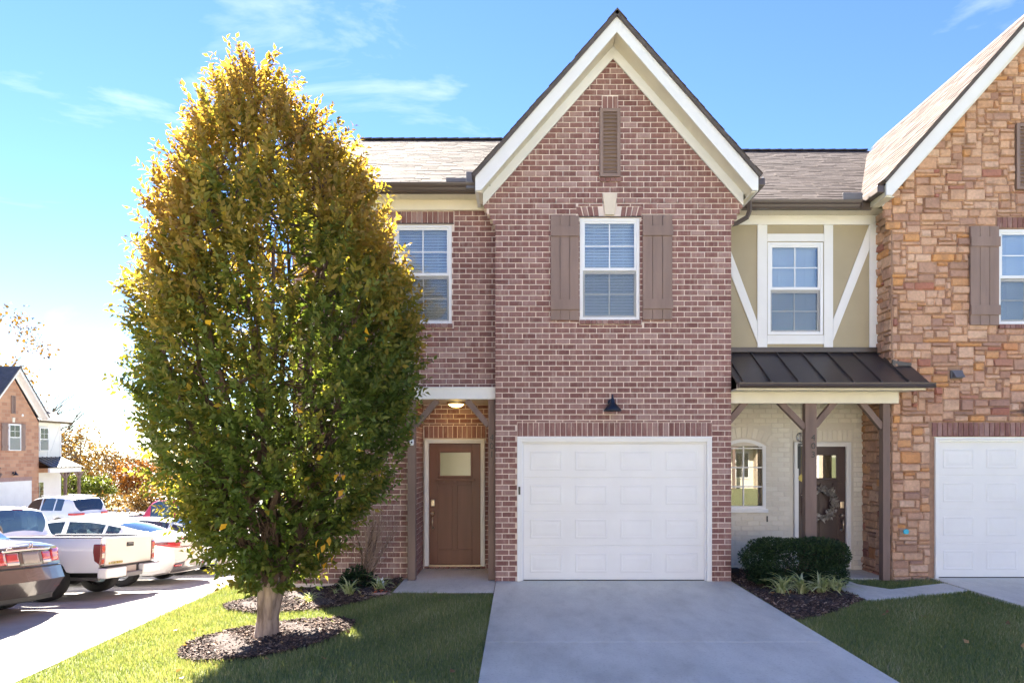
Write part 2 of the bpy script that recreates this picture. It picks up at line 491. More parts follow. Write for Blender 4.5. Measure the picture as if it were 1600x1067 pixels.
    def build(s, name, mats, parent=None, smooth=False, bevel=0, kind=None, fix=False):
        off = OFF.get(root_of(parent).name) if parent is not None else None
        me = s.mesh(name, mats, off, smooth)
        if fix:
            import bmesh
            bm = bmesh.new(); bm.from_mesh(me)
            bmesh.ops.recalc_face_normals(bm, faces=bm.faces); bm.to_mesh(me); bm.free()
        o = mesh_obj(name, me, parent, kind=kind)
        if bevel:
            md = o.modifiers.new('bevel', 'BEVEL'); md.width = bevel; md.segments = 2; md.limit_method = 'ANGLE'
        return o
def copy_tree(o, parent=None):
    c = o.copy(); COL.objects.link(c)
    if parent is not None: c.parent = parent
    OFF[c.name] = OFF.get(o.name, Vector((0, 0, 0)))
    for ch in list(o.children): copy_tree(ch, c)
    return c
def text_mesh(body, size, depth, matn):
    cu = bpy.data.curves.new('lettering', 'FONT')
    cu.body = body; cu.size = size; cu.extrude = depth; cu.align_x = 'CENTER'; cu.align_y = 'CENTER'
    cu.resolution_u = 3
    o = bpy.data.objects.new('lettering', cu)
    COL.objects.link(o)
    dg = bpy.context.evaluated_depsgraph_get()
    me = bpy.data.meshes.new_from_object(o.evaluated_get(dg))
    bpy.data.objects.remove(o); bpy.data.curves.remove(cu)
    me.materials.clear(); me.materials.append(M[matn])
    return me

# ------------------------------------------------------------------ the lie of the land
def sst(a, b, x):
    t = min(1, max(0, (x - a) / (b - a))); return t * t * (3 - 2 * t)
def gz(x, y):
    dy = .09 * min(max(y, 0), 8) + .025 * min(max(y - 8, 0), 20)
    dl = .09 * min(max(y - 1.6, 0), 6.4) + .025 * min(max(y - 8, 0), 20)
    if x > -1.8: return -.045
    if x > -5.0:
        t = (-1.8 - x) / 3.2
        t = t * (1.3 - .3 * t)
        return -.045 - t * (.315 + dl)
    if x > -5.18: return -.36 - dl
    return -.475 - .015 * min(-5.18 - x, 24) - dy
def inpoly(x, y, poly):
    c = False; j = len(poly) - 1
    for i in range(len(poly)):
        xi, yi = poly[i]; xj, yj = poly[j]
        if (yi > y) != (yj > y) and x < (xj - xi) * (y - yi) / (yj - yi) + xi: c = not c
        j = i
    return c
# ------------------------------------------------------------------ masonry
class Frame:
    def __init__(s, O, U, Nv):
        s.O, s.U, s.N = Vector(O), Vector(U), Vector(Nv)
    def p(s, u, z, d=0): return s.O + s.U * u + Vector((0, 0, z)) + s.N * d
def front(Y): return Frame((0, Y, 0), (1, 0, 0), (0, -1, 0))
def cut_rects(rects, holes, mw=.022, mh=.022):
    for (a, b, c, d) in holes:
        out = []
        for (u0, u1, z0, z1) in rects:
            if u1 <= a or u0 >= b or z1 <= c or z0 >= d:
                out.append((u0, u1, z0, z1)); continue
            if u0 < a: out.append((u0, a, z0, z1))
            if u1 > b: out.append((b, u1, z0, z1))
            m0, m1 = max(u0, a), min(u1, b)
            if z0 < c: out.append((m0, m1, z0, c))
            if z1 > d: out.append((m0, m1, d, z1))
        rects = [r for r in out if r[1] - r[0] > mw and r[3] - r[2] > mh]
    return rects
def bond_rects(z0, z1, edge, skip, course=.0813, pitch=.203, joint=.013, anchor=0.0):
    out = []
    k = 0
    z = z0
    while z < z1 - .02:
        a, b = z + joint / 2, min(z + course - joint / 2, z1)
        lo, hi = edge((a + b) / 2)
        n0 = math.floor((lo - anchor) / pitch) - 1
        x = anchor + n0 * pitch + (pitch / 2 if k % 2 else 0)
        while x < hi:
            u0, u1 = max(x + joint / 2, lo), min(x + pitch - joint / 2, hi)
            if u1 - u0 > .03: out.append((u0, u1, a, b))
            x += pitch
        k += 1; z += course
    return cut_rects(out, skip)
def piece_verts(fr, quad, d0, d1, inset=.003, jit=.0015):
    """a brick or stone: quad of four (u,z) corners anticlockwise seen from outside"""
    cu = sum(q[0] for q in quad) / 4; cz = sum(q[1] for q in quad) / 4
    vs = [fr.p(u, z, d0) for u, z in quad]
    for u, z in quad:
        du = inset if u < cu else -inset; dz = inset if z < cz else -inset
        vs.append(fr.p(u + du + RND.uniform(-jit, jit), z + dz + RND.uniform(-jit, jit), d1 + RND.uniform(-jit, jit)))
    return vs
BOX5 = [(4, 5, 6, 7), (0, 1, 5, 4), (1, 2, 6, 5), (2, 3, 7, 6), (3, 0, 4, 7)]
def winding(fr):      # U x Z = N for an outward anticlockwise face?
    return fr.U.cross(Vector((0, 0, 1))).dot(fr.N) > 0
def add_piece(mb, fr, quad, d0, d1, mi=0, inset=.003, jit=.0015):
    vs = piece_verts(fr, quad, d0, d1, inset, jit)
    fs = BOX5 if winding(fr) else [tuple(reversed(f)) for f in BOX5]
    mb.add(vs, fs, mi)
def rq(r): return [(r[0], r[2]), (r[1], r[2]), (r[1], r[3]), (r[0], r[3])]
BUDGET = {}
def lay(part, fr, rects, matn, name='brick', stuff='brickwork', single=lambda r: True, d0=-.012, d1=0.0, quads=(), rough=None, budget=300):
    """lay rects (and free quads) as masonry on a wall part: the first ones within the thing's budget as
    objects of their own, the rest joined into one part of kind stuff"""
    key = (root_of(part).name, name)
    left = BUDGET.get(key, budget)
    mb = MB()
    cache = {}
    for r in rects:
        dd = d1 + RND.uniform(-.002, .002)
        if left > 0 and single(r):
            left -= 1
            w, h = round((r[1] - r[0]) / .01) * .01, round((r[3] - r[2]) / .005) * .005
            ck = (w, h, RND.randrange(2)) if name != 'stone' else RND.random()
            if ck not in cache:
                m2 = MB()
                g = Frame((0, 0, 0), fr.U, fr.N)
                ww, hh = (r[1] - r[0]), (r[3] - r[2])
                if rough: rough(m2, g, (-ww / 2, ww / 2, -hh / 2, hh / 2), d0, dd)
                else: add_piece(m2, g, rq((-ww / 2, ww / 2, -hh / 2, hh / 2)), d0, dd)
                cache[ck] = m2.mesh(name, matn)
            mesh_obj(name, cache[ck], part, fr.p((r[0] + r[1]) / 2, (r[2] + r[3]) / 2, RND.uniform(-.001, .001)))
        elif rough: rough(mb, fr, r, d0, dd)
        else: add_piece(mb, fr, rq(r), d0, dd)
    for q in quads: add_piece(mb, fr, q, d0, d1 + RND.uniform(-.001, .003))
    BUDGET[key] = left
    if mb.f: mb.build(stuff, matn, part, kind='stuff')
def wall_body(name, fr, cells_u, cells_z, holes, matn, parent, d=-.012, depth=.14, gable=None, extra=()):
    """the mortar face of a wall with real openings and their reveals"""
    us = sorted(set(list(cells_u) + [h[0] for h in holes] + [h[1] for h in holes]))
    zs = sorted(set(list(cells_z) + [h[2] for h in holes] + [h[3] for h in holes]))
    us = [u for u in us if cells_u[0] <= u <= cells_u[1]]; zs = [z for z in zs if cells_z[0] <= z <= cells_z[1]]
    mb = MB()
    fl = winding(fr)
    def q(pts): mb.add(pts, [(0, 1, 2, 3) if fl else (3, 2, 1, 0)])
    for i in range(len(us) - 1):
        for j in range(len(zs) - 1):
            uc, zc = (us[i] + us[i + 1]) / 2, (zs[j] + zs[j + 1]) / 2
            if any(h[0] < uc < h[1] and h[2] < zc < h[3] for h in holes): continue
            q([fr.p(us[i], zs[j], d), fr.p(us[i + 1], zs[j], d), fr.p(us[i + 1], zs[j + 1], d), fr.p(us[i], zs[j + 1], d)])
    for (a, b, c, e) in holes:
        i, o = d - depth, d
        q([fr.p(a, c, o), fr.p(a, e, o), fr.p(a, e, i), fr.p(a, c, i)])
        q([fr.p(b, e, o), fr.p(b, c, o), fr.p(b, c, i), fr.p(b, e, i)])
        q([fr.p(a, e, o), fr.p(b, e, o), fr.p(b, e, i), fr.p(a, e, i)])
        q([fr.p(b, c, o), fr.p(a, c, o), fr.p(a, c, i), fr.p(b, c, i)])
    if gable:
        pts = [fr.p(u, z, d) for u, z in gable]
        mb.add(pts, [tuple(range(len(pts))) if fl else tuple(reversed(range(len(pts))))])
    for (a, b, c, e) in extra:
        for pts in ([(a, c), (b, c), (b, e), (a, e)],):
            q([fr.p(u, z, d) for u, z in pts])
            q([fr.p(a, c, d), fr.p(a, e, d), fr.p(a, e, d - .2), fr.p(a, c, d - .2)])
            q([fr.p(b, e, d), fr.p(b, c, d), fr.p(b, c, d - .2), fr.p(b, e, d - .2)])
            q([fr.p(b, c, d), fr.p(a, c, d), fr.p(a, c, d - .2), fr.p(b, c, d - .2)])
    return mb.build(name, matn, parent)
def soldiers(u0, u1, z0, z1, n=None, w=.0813, joint=.0115, splay=0.0, gap=None):
    """a row of bricks on end, as free quads; splay leans them away from the middle"""
    n = n or max(1, round((u1 - u0) / w)); w = (u1 - u0) / n
    c = (u0 + u1) / 2; out = []
    for i in range(n):
        a, b = u0 + i * w + joint / 2, u0 + (i + 1) * w - joint / 2
        if gap and b > gap[0] and a < gap[1]: continue
        s = splay * ((a + b) / 2 - c) / max(.01, (u1 - u0) / 2)
        out.append([(a - 0, z0 + .004), (b, z0 + .004), (b + s, z1 - .006), (a + s, z1 - .006)])
    return out

# ------------------------------------------------------------------ fittings of a front (all face -Y at plane Y)
def window(par, u0, u1, z0, z1, Y, slat=.046, shade=False, screen=True, slats=True, name='window', tilt=62, glass='glass', muntin=True, fw=.047):
    mb = MB()
    y0, y1 = Y + .012, Y + .10
    mb.box(u0, u0 + fw, y0, y1, z0, z1); mb.box(u1 - fw, u1, y0, y1, z0, z1)
    mb.box(u0 + fw, u1 - fw, y0, y1, z1 - fw, z1); mb.box(u0 + fw, u1 - fw, y0, y1, z0, z0 + fw)
    w = mb.build(name, 'vinyl', par, bevel=.004)
    zm = (z0 + z1) / 2
    for k, (a, b, yo) in enumerate(((z0 + fw, zm - .02, .05), (zm - .02, z1 - fw, .026))):
        sb = MB(); t = .032; ys, ye = Y + yo, Y + yo + .03
        x0, x1 = u0 + fw - .002, u1 - fw + .002
        sb.box(x0, x0 + t, ys, ye, a, b); sb.box(x1 - t, x1, ys, ye, a, b)
        bt = .045
        sb.box(x0 + t, x1 - t, ys, ye, a, a + (bt if k else t)); sb.box(x0 + t, x1 - t, ys, ye, b - (t if k else bt), b)
        if muntin:
            xm = (x0 + x1) / 2; zc = (a + b) / 2
            sb.box(xm - .009, xm + .009, ys + .008, ye - .006, a + t, b - t)
            sb.box(x0 + t, x1 - t, ys + .01, ye - .008, zc - .009, zc + .009)
        so = sb.build('sash', 'vinyl', w)
        g = MB(); g.box(x0 + t, x1 - t, ys + .013, ys + .017, a + t, b - t)
        g.build('pane', glass, w)
        if screen and k == 0:
            g = MB(); g.box(u0 + fw, u1 - fw, Y + .034, Y + .036, a, b)
            g.build('insect_screen', 'screen', w)
    if shade:
        g = MB(); g.box(u0 + fw, u1 - fw, Y + .13, Y + .137, z0 + fw, z1 - fw)
        g.build('roller_shade', 'shade', w)
    elif slats:
        x0, x1 = u0 + fw + .006, u1 - fw - .006
        m = MB()
        T = Matrix.Rotation(rad(tilt), 4, 'X')
        m.box(-(x1 - x0) / 2, (x1 - x0) / 2, -.025, .025, -.0015, .0015, T=T)
        me = m.mesh('blind_slat', 'blind')
        z = z0 + fw + .03
        while z < z1 - fw - .02:
            mesh_obj('blind_slat', me, w, ((x0 + x1) / 2, Y + .165, z)); z += slat
        hd = MB(); hd.box(x0, x1, Y + .135, Y + .19, z1 - fw - .03, z1 - fw + .03); hd.build('blind_headrail', 'blind', w)
        cd = MB()
        for q in (.22, .78):
            xx = x0 + (x1 - x0) * q; cd.box(xx - .004, xx + .004, Y + .136, Y + .138, z0 + fw, z1 - fw)
        cd.build('ladder_cord', 'blind', w)
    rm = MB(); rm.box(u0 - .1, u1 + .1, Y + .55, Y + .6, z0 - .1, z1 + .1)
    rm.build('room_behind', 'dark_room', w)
    return w
def shutter(par, u0, u1, z0, z1, Y, matn='taupe'):
    base = MB(); base.box(u0 + .004, u1 - .004, Y - .012, Y + .002, z0 + .004, z1 - .004)
    sh = base.build('shutter', matn, par)
    w = (u1 - u0) / 3
    for i in range(3):
        m = MB(); m.box(u0 + i * w + .003, u0 + (i + 1) * w - .003, Y - .034, Y - .012, z0 + RND.uniform(0, .004), z1 - RND.uniform(0, .004))
        m.build('board', matn, sh, bevel=.003)
    for zc in (z0 + .23, z1 - .24):
        m = MB(); m.box(u0 + .002, u1 + .008, Y - .056, Y - .034, zc - .075, zc + .075)
        m.build('batten', matn, sh, bevel=.003)
    return sh
def louvre_vent(par, u0, u1, z0, z1, Y, n=16):
    mb = MB(); f = .05
    mb.box(u0, u0 + f, Y - .04, Y + .0, z0, z1); mb.box(u1 - f, u1, Y - .04, Y + .0, z0, z1)
    mb.box(u0 + f, u1 - f, Y - .04, Y, z1 - f, z1); mb.box(u0 + f, u1 - f, Y - .04, Y, z0, z0 + f)
    mb.box(u0 + f, u1 - f, Y - .006, Y - .002, z0 + f, z1 - f)
    v = mb.build('gable_vent', 'taupe', par, bevel=.003)
    h = (z1 - z0 - 2 * f) / n
    m = MB(); T = Matrix.Rotation(rad(48), 4, 'X')
    m.box(-(u1 - u0) / 2 + f, (u1 - u0) / 2 - f, -.024, .022, -.004, .004, T=T)
    me = m.mesh('louvre', 'taupe')
    for i in range(n): mesh_obj('louvre', me, v, ((u0 + u1) / 2, Y - .024, z0 + f + (i + .5) * h))
    return v
def garage_door(par, u0, u1, z1, Y, cols=4, rows=4, z0=.012, matn='white'):
    mb = MB()
    h = (z1 - z0) / rows
    for r in range(rows):
        mb.box(u0, u1, Y, Y + .05, z0 + r * h + (.004 if r else 0), z0 + (r + 1) * h - .004)
    mb.box(u0, u1, Y + .012, Y + .04, z0, z1)
    g = mb.build('garage_door', matn, par, bevel=.004)
    w = (u1 - u0) / cols
    pw, ph = w * .71, h * .57
    m = MB()
    def ring(k, d): return [(-pw / 2 + k, d, -ph / 2 + k), (pw / 2 - k, d, -ph / 2 + k), (pw / 2 - k, d, ph / 2 - k), (-pw / 2 + k, d, ph / 2 - k)]
    vs = ring(0, 0) + ring(.008, -.005) + ring(.022, -.005) + ring(.034, -.001) + ring(.085, -.006)
    fs = [(16, 17, 18, 19)]
    for a in range(0, 16, 4):
        for i in range(4):
            j = (i + 1) % 4
            fs.append((a + i, a + j, a + 4 + j, a + 4 + i))
    m.add(vs, fs)
    me = m.mesh('panel', matn)
    for r in range(rows):
        for c in range(cols):
            mesh_obj('panel', me, g, (u0 + (c + .5) * w, Y - .0005, z0 + (r + .5) * h))
    sl = MB(); sl.box(u0, u1, Y - .004, Y + .03, 0.0, z0); sl.build('bottom_seal', 'plastic', g)
    return g
def entry_door(par, u0, u1, z0, z1, Y, matn, glass, hand=-1, wreath=False):
    """craftsman door: u0..u1 leaf, front face at Y"""
    mb = MB(); mb.box(u0, u1, Y + .012, Y + .055, z0, z1)
    W, H = u1 - u0, z1 - z0
    gx0, gx1 = u0 + W * .215, u1 - W * .195
    gz0, gz1 = z0 + H * .735, z1 - H * .075
    # stiles and rails proud of the recessed panels
    sx = [(u0, u0 + W * .17), (u1 - W * .17, u1), (u0 + W * .45, u0 + W * .55)]
    mb.box(*sx[0], Y, Y + .012, z0, z1); mb.box(*sx[1], Y, Y + .012, z0, z1)
    mb.box(sx[0][1], sx[1][0], Y, Y + .012, z0, z0 + H * .125)
    mb.box(sx[0][1], sx[1][0], Y, Y + .012, z0 + H * .655, gz0 - .02)
    mb.box(sx[0][1], sx[1][0], Y, Y + .012, gz1 + .02, z1)
    mb.box(*sx[2], Y, Y + .012, z0 + H * .125, z0 + H * .655)
    d = mb.build('entry_door', matn, par, bevel=.004)
    fr = MB(); t = .035
    fr.box(gx0 - t, gx0, Y - .012, Y + .012, gz0 - t, gz1 + t); fr.box(gx1, gx1 + t, Y - .012, Y + .012, gz0 - t, gz1 + t)
    fr.box(gx0, gx1, Y - .012, Y + .012, gz1, gz1 + t); fr.box(gx0, gx1, Y - .012, Y + .012, gz0 - t, gz0)
    fr.build('light_frame', matn, d, bevel=.005)
    g = MB(); g.box(gx0, gx1, Y + .002, Y + .009, gz0, gz1); g.build('door_pane', glass, d)
    sh = MB(); zs = gz0 - .075
    sh.box(gx0 - .075, gx1 + .075, Y - .055, Y, zs - .012, zs + .022)
    sh.build('dentil_shelf', matn, d, bevel=.004)
    for k in range(3):
        xc = gx0 + (gx1 - gx0) * (.06 + .44 * k)
        m = MB(); m.box(xc - .035, xc + .035, Y - .035, Y, zs - .05, zs - .012); m.build('dentil', matn, d, bevel=.004)
    xh = u0 + .062 if hand < 0 else u1 - .062
    zk = z0 + H * .51
    m = MB(); m.box(xh - .033, xh + .033, Y - .028, Y, zk - .06, zk + .06); m.build('keypad_lock', 'brass', d, bevel=.012)
    m = MB(); m.lathe([(.0, -.05), (.022, -.045), (.034, -.02), (.036, 0)], (xh, Y, zk - .175), 'y', 16); m.build('deadbolt', 'brass', d, True, fix=True)
    m = MB(); m.tube([(xh, Y, zk - .245), (xh, Y - .05, zk - .25), (xh, Y - .06, zk - .32), (xh, Y - .05, zk - .41), (xh, Y, zk - .42)], [.014, .011, .010, .011, .014], 10)
    m.build('pull_handle', 'brass', d, True)
    m = MB(); m.lathe([(.0, -.012), (.02, -.01), (.024, 0)], (xh, Y, zk - .42), 'y', 14); m.build('handle_rose', 'brass', d, True, fix=True)
    return d
def jambs(par, u0, u1, z1, Y, t=.07, matn='white', y1=.09, z0=0.0, name='door_frame', mold=True):
    mb = MB()
    mb.box(u0, u0 + t, Y, Y + y1, z0, z1); mb.box(u1 - t, u1, Y, Y + y1, z0, z1); mb.box(u0 + t, u1 - t, Y, Y + y1, z1 - t, z1)
    if mold:
        s = t * .42
        mb.box(u0 + .002, u0 + s, Y - .014, Y, z0, z1 - .002); mb.box(u1 - s, u1 - .002, Y - .014, Y, z0, z1 - .002); mb.box(u0 + s, u1 - s, Y - .014, Y, z1 - s, z1 - .002)
    return mb.build(name, matn, par, bevel=.004)
def barn_lamp(par, x, Y, z, name='barn_light'):
    mb = MB()
    mb.lathe([(.0, .02), (.045, .018), (.05, .0)], (x, Y - .0, z + .18), 'y', 16)
    o = MB()
    o.lathe([(.0, -.025), (.052, -.022), (.055, 0)], (x, Y, z + .06), 'y', 18)
    l = o.build(name, 'lamp_metal', par, True, fix=True)
    a = MB()
    a.tube([(x, Y - .02, z + .06), (x, Y - .08, z + .10), (x, Y - .13, z + .11), (x, Y - .15, z + .07)], .012, 10)
    a.build('lamp_arm', 'lamp_metal', l, True)
    a = MB()
    c = (x, Y - .15, z)
    a.lathe([(.0, .175), (.010, .17), (.014, .12), (.028, .10), (.034, .075), (.036, .05), (.062, .028), (.128, -.055), (.134, -.075), (.128, -.075), (.06, .012), (.0, .02)], c, 'z', 24)
    a.build('lamp_shade', 'lamp_metal', l, True, fix=True)
    a = MB(); a.lathe([(.0, -.06), (.02, -.055), (.026, -.03), (.018, .0), (.0, .01)], c, 'z', 12); a.build('bulb', 'shade', l, True, fix=True)
    return l
def numbers(par, s, x, Y, z, dz=.12, size=.125):
    for k, ch in enumerate(s):
        me = text_mesh(ch, size, .006, 'black')
        mesh_obj('house_number', me, par, (x, Y, z - k * dz), (rad(90), 0, 0))

# ------------------------------------------------------------------ roofs
def roof_frame(O, U, S): return Vector(O), Vector(U).normalized(), Vector(S).normalized()
def shingles(par, O, U, S, ulen, slen, keep=lambda p: True, single=lambda p: False, budget=300, expo=.14):
    """courses of asphalt tabs; O lower left corner of the slope, U along the eave, S up the slope"""
    O, U, S = roof_frame(O, U, S)
    Nn = U.cross(S).normalized()
    if Nn.z < 0: Nn = -Nn
    mb = MB()
    key = (root_of(par).name, 'shingle'); left = BUDGET.get(key, budget)
    rows = int(slen / expo)
    cache = []
    for r in range(rows + 1):
        s0 = r * expo
        u = -RND.uniform(0, .25)
        while u < ulen:
            w = RND.choice((.13, .19, .24, .3, .36)) * RND.uniform(.9, 1.1)
            a, b = max(u, 0), min(u + w - .004, ulen); u += w
            if b - a < .03: continue
            s1 = min(s0 + expo + .03, slen)
            if s1 - s0 < .03: continue
            c = O + U * ((a + b) / 2) + S * (s0 + expo / 2)
            if not keep(c): continue
            t = RND.choice((.005, .006, .008, .010)); e = s0 + RND.uniform(-.006, .006)
            def q(uu, ss, d): return U * uu + S * ss + Nn * d
            h = (b - a) / 2
            loc = [q(-h, e - s0, .001), q(h, e - s0, .001), q(h, s1 - s0, 0), q(-h, s1 - s0, 0), q(-h, e - s0, t), q(h, e - s0, t), q(h, s1 - s0, .002), q(-h, s1 - s0, .002)]
            P0 = O + U * ((a + b) / 2) + S * s0
            fl = U.cross(S).dot(Nn) > 0
            fs = BOX5 if fl else [tuple(reversed(f)) for f in BOX5]
            if left > 0 and single(c):
                left -= 1
                m2 = MB(); m2.add(loc, fs)
                mesh_obj('shingle', m2.mesh('shingle', 'shingle'), par, P0)
            else:
                mb.add([P0 + p for p in loc], fs)
    BUDGET[key] = left
    if mb.f: mb.build('shingles', 'shingle', par, kind='stuff')
def slope_slab(mb, O, U, S, ulen, slen, t=.05, mi=0):
    O, U, S = roof_frame(O, U, S)
    Nn = U.cross(S).normalized()
    if Nn.z < 0: Nn = -Nn
    vs = []
    for d in (-t, 0):
        for (a, b) in ((0, 0), (ulen, 0), (ulen, slen), (0, slen)): vs.append(O + U * a + S * b + Nn * d)
    mb.add(vs, [(0, 3, 2, 1), (4, 5, 6, 7), (0, 1, 5, 4), (1, 2, 6, 5), (2, 3, 7, 6), (3, 0, 4, 7)], mi)
def gutter(par, x0, x1, y0, z1, name='gutter', w=.115, h=.115, capx=True):
    """ogee gutter along X whose back is at y0 and rim at z1"""
    prof = [(0, 0), (0, -h), (-.055, -h), (-.07, -h + .02), (-.085, -h * .55), (-w + .01, -h * .35), (-w, -.02), (-w - .004, 0), (-w + .008, 0), (-w + .012, -.02), (-w + .025, -h * .35), (-.075, -h * .5), (-.06, -h + .012), (-.008, -h + .012), (-.008, 0)]
    mb = MB(); n = len(prof)
    vs = [(x0, y0 + p[0], z1 + p[1]) for p in prof] + [(x1, y0 + p[0], z1 + p[1]) for p in prof]
    fs = [(i, (i + 1) % n, (i + 1) % n + n, i + n) for i in range(n)]
    mb.add(vs, fs)
    o = mb.build(name, 'gutter', par, fix=True)
    if capx:
        for x in (x0, x1):
            m = MB(); m.box(x - .004, x + .004, y0 - w - .002, y0, z1 - h - .001, z1 + .001); m.build('end_cap', 'gutter', o)
    return o
def soffit_boards(par, pts_fn, n, name='soffit_panels', matn='cream'):
    """n narrow vinyl panels; pts_fn(t0,t1) gives the four corners of the panel between parameters t0 and t1"""
    mb = MB()
    for i in range(n):
        a, b = i / n, (i + 1) / n
        g = .06 / n
        q = pts_fn(a + g, b - g); mb.add(q, [(0, 1, 2, 3)])
        q2 = [Vector(p) + Vector((0, 0, .008)) for p in pts_fn(a - g if i else a, b)]
        mb.add(q2, [(0, 1, 2, 3)])
    return mb.build(name, matn, par)
def gable_trim(par, xc, half_f, zf, Yf, half_w, zw_o, zw_i, Yw, slope, xw0, xw1):
    """barge boards, frieze boards and soffit of a front gable"""
    # fascia boards
    for s in (-1, 1):
        m = MB(); e = xc + s * half_f
        m.prism_xz([(xc, zf), (e, zf - slope * half_f), (e, zf - slope * half_f - .20), (xc + s * (half_f - .08), zf - slope * half_f - .20 + .0), (xc, zf - .285 + .06)], Yf, Yf + .028)
        m.build('barge_board', 'white', par, bevel=.003)
        m = MB(); e = xw0 if s < 0 else xw1
        d = abs(e - xc)
        m.prism_xz([(xc, zw_o), (e, zw_o - slope * d), (e, zw_i - slope * d - .0), (e - s * .07, zw_i - slope * (d - .07)), (xc, zw_i)], Yw - .034, Yw - .004)
        m.build('frieze_board', 'white', par, bevel=.003)
        def pf(t0, t1, s=s):
            a, b = xc + s * half_f * t0, xc + s * half_f * t1
            za, zb = zf - .20 - slope * half_f * t0, zf - .20 - slope * half_f * t1
            p = [(a, Yf + .02, za), (b, Yf + .02, zb), (b, Yw + .02, zb), (a, Yw + .02, za)]
            return p if s > 0 else p[::-1]
        soffit_boards(par, pf, int(half_f * 1.5 / .1), 'rake_soffit')
# ------------------------------------------------------------------ ground, road, paving
MULCH_L = [(-1.78, .28), (-1.78, -.98), (-2.3, -1.28), (-2.9, -1.34), (-3.5, -1.15), (-4.05, -.8), (-4.3, -.35), (-4.0, .05), (-3.5, .3)]
MULCH_R = [(3.22, 1.1), (3.22, -2.32), (3.5, -2.2), (4.0, -1.8), (4.58, -1.25), (4.55, -.4), (4.6, .3), (4.6, 1.1)]
MULCH_T = [(-2.80 + .93 * math.cos(a) * (1 + .05 * math.sin(3 * a)), -2.68 + .82 * math.sin(a) * (1 + .06 * math.cos(2 * a))) for a in [i * math.pi / 16 for i in range(32)]]
WALK = [(4.60, .32), (5.0, .32), (5.02, -.17), (5.3, -.54), (6.3, -.1), (6.35, -.1), (6.35, -.62), (5.03, -1.12), (4.6, -1.27), (4.55, -.4)]

xs = sorted(set([-300, -160, -90, -60, -45, -36, -32] + [-29.18 + i for i in range(24)] + [-5.18, -5.0] + [-4.8 + .2 * i for i in range(16)] + [-1.8, 0, 3, 6, 12, 20, 35, 60, 110, 200, 350]))
ys = sorted(set([-300, -150, -80, -50, -36, -26, -20, -13.2, -7.2, -6.2, -5, -4, -3, -2, -1, -.5] + list(range(0, 21)) + [24, 30, 40, 60, 90, 150, 300, 600]))
mb = MB()
nx, ny = len(xs), len(ys)
vs = [(x, y, gz(x, y) - (.02 if (x <= -5.18 or y <= -7.2) else 0)) for y in ys for x in xs]
fs = [(j * nx + i, j * nx + i + 1, (j + 1) * nx + i + 1, (j + 1) * nx + i) for j in range(ny - 1) for i in range(nx - 1)]
mb.add(vs, fs)
tag(mb.build('ground', 'ground'), kind='structure')
mb = MB()
rx = [x for x in xs if -29.2 <= x <= -5.18]; ry = [y for y in ys if -13.2 <= y <= 40]
for j in range(len(ry) - 1):
    for i in range(len(rx) - 1):
        mb.add([(rx[i], ry[j], gz(rx[i], ry[j])), (rx[i + 1], ry[j], gz(rx[i + 1], ry[j])), (rx[i + 1], ry[j + 1], gz(rx[i + 1], ry[j + 1])), (rx[i], ry[j + 1], gz(rx[i], ry[j + 1]))], [(0, 1, 2, 3)])
sx = [x for x in xs if -5.18 <= x <= 60]
for i in range(len(sx) - 1):
    for (a, b) in ((-13.2, -7.2),):
        mb.add([(sx[i], a, gz(sx[i], a) - .012), (sx[i + 1], a, gz(sx[i + 1], a) - .012), (sx[i + 1], b, gz(sx[i + 1], b) - .012), (sx[i], b, gz(sx[i], b) - .012)], [(0, 1, 2, 3)])
tag(mb.build('road', 'asphalt'), kind='structure')
# kerb of the parking road: one object, cast in lengths
mb = MB()
yy = -7.2
while yy < 24:
    a, b = yy + .004, min(yy + 2.4, 24) - .004
    za, zb = gz(-5.0, a) + .012, gz(-5.0, b) + .012
    mb.add([(-5.2, a, za - .3), (-4.99, a, za - .3), (-4.99, b, zb - .3), (-5.2, b, zb - .3), (-5.17, a, za), (-4.99, a, za), (-4.99, b, zb), (-5.17, b, zb)],
           [(0, 3, 2, 1), (4, 5, 6, 7), (0, 1, 5, 4), (1, 2, 6, 5), (2, 3, 7, 6), (3, 0, 4, 7)])
    yy += 2.4
tag(mb.build('kerb', 'curb', bevel=.015), kind='structure')
# driveways: cast slabs with tooled joints
def driveway(x0, x1, ya, yb, joints):
    mb = MB()
    y = yb
    for a in joints + [ya]:
        mb.box(x0, x1, a + .006, y - .006, -.2, 0)
        y = a
    mb.box(x0 + .003, x1 - .003, ya + .01, yb - .01, -.2, -.012)
    o = mb.build('driveway', 'concrete', bevel=.006)
    return tag(o, kind='structure')
driveway(-.337, 3.2, -7.15, .055, [-3.3])
driveway(6.36, 9.3, -7.15, .29, [-3.1])
mb = MB(); mb.prism_xy(WALK, -.15, -.012)
tag(mb.build('front_walk', 'concrete', bevel=.006), kind='structure')
mb = MB(); mb.box(-1.76, -.343, -.77, 1.2, -.2, -.018)
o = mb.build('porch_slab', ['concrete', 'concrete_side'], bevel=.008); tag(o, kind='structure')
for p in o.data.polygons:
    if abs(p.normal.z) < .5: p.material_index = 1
mb = MB(); mb.box(3.21, 5.735, .32, 1.25, -.2, -.014)
tag(mb.build('porch_floor', 'concrete', bevel=.008), kind='structure')
mb = MB(); mb.box(-5, 60, -7.2, -7.16, -.2, .0); mb.build('street_edge', 'curb')['kind'] = 'structure'
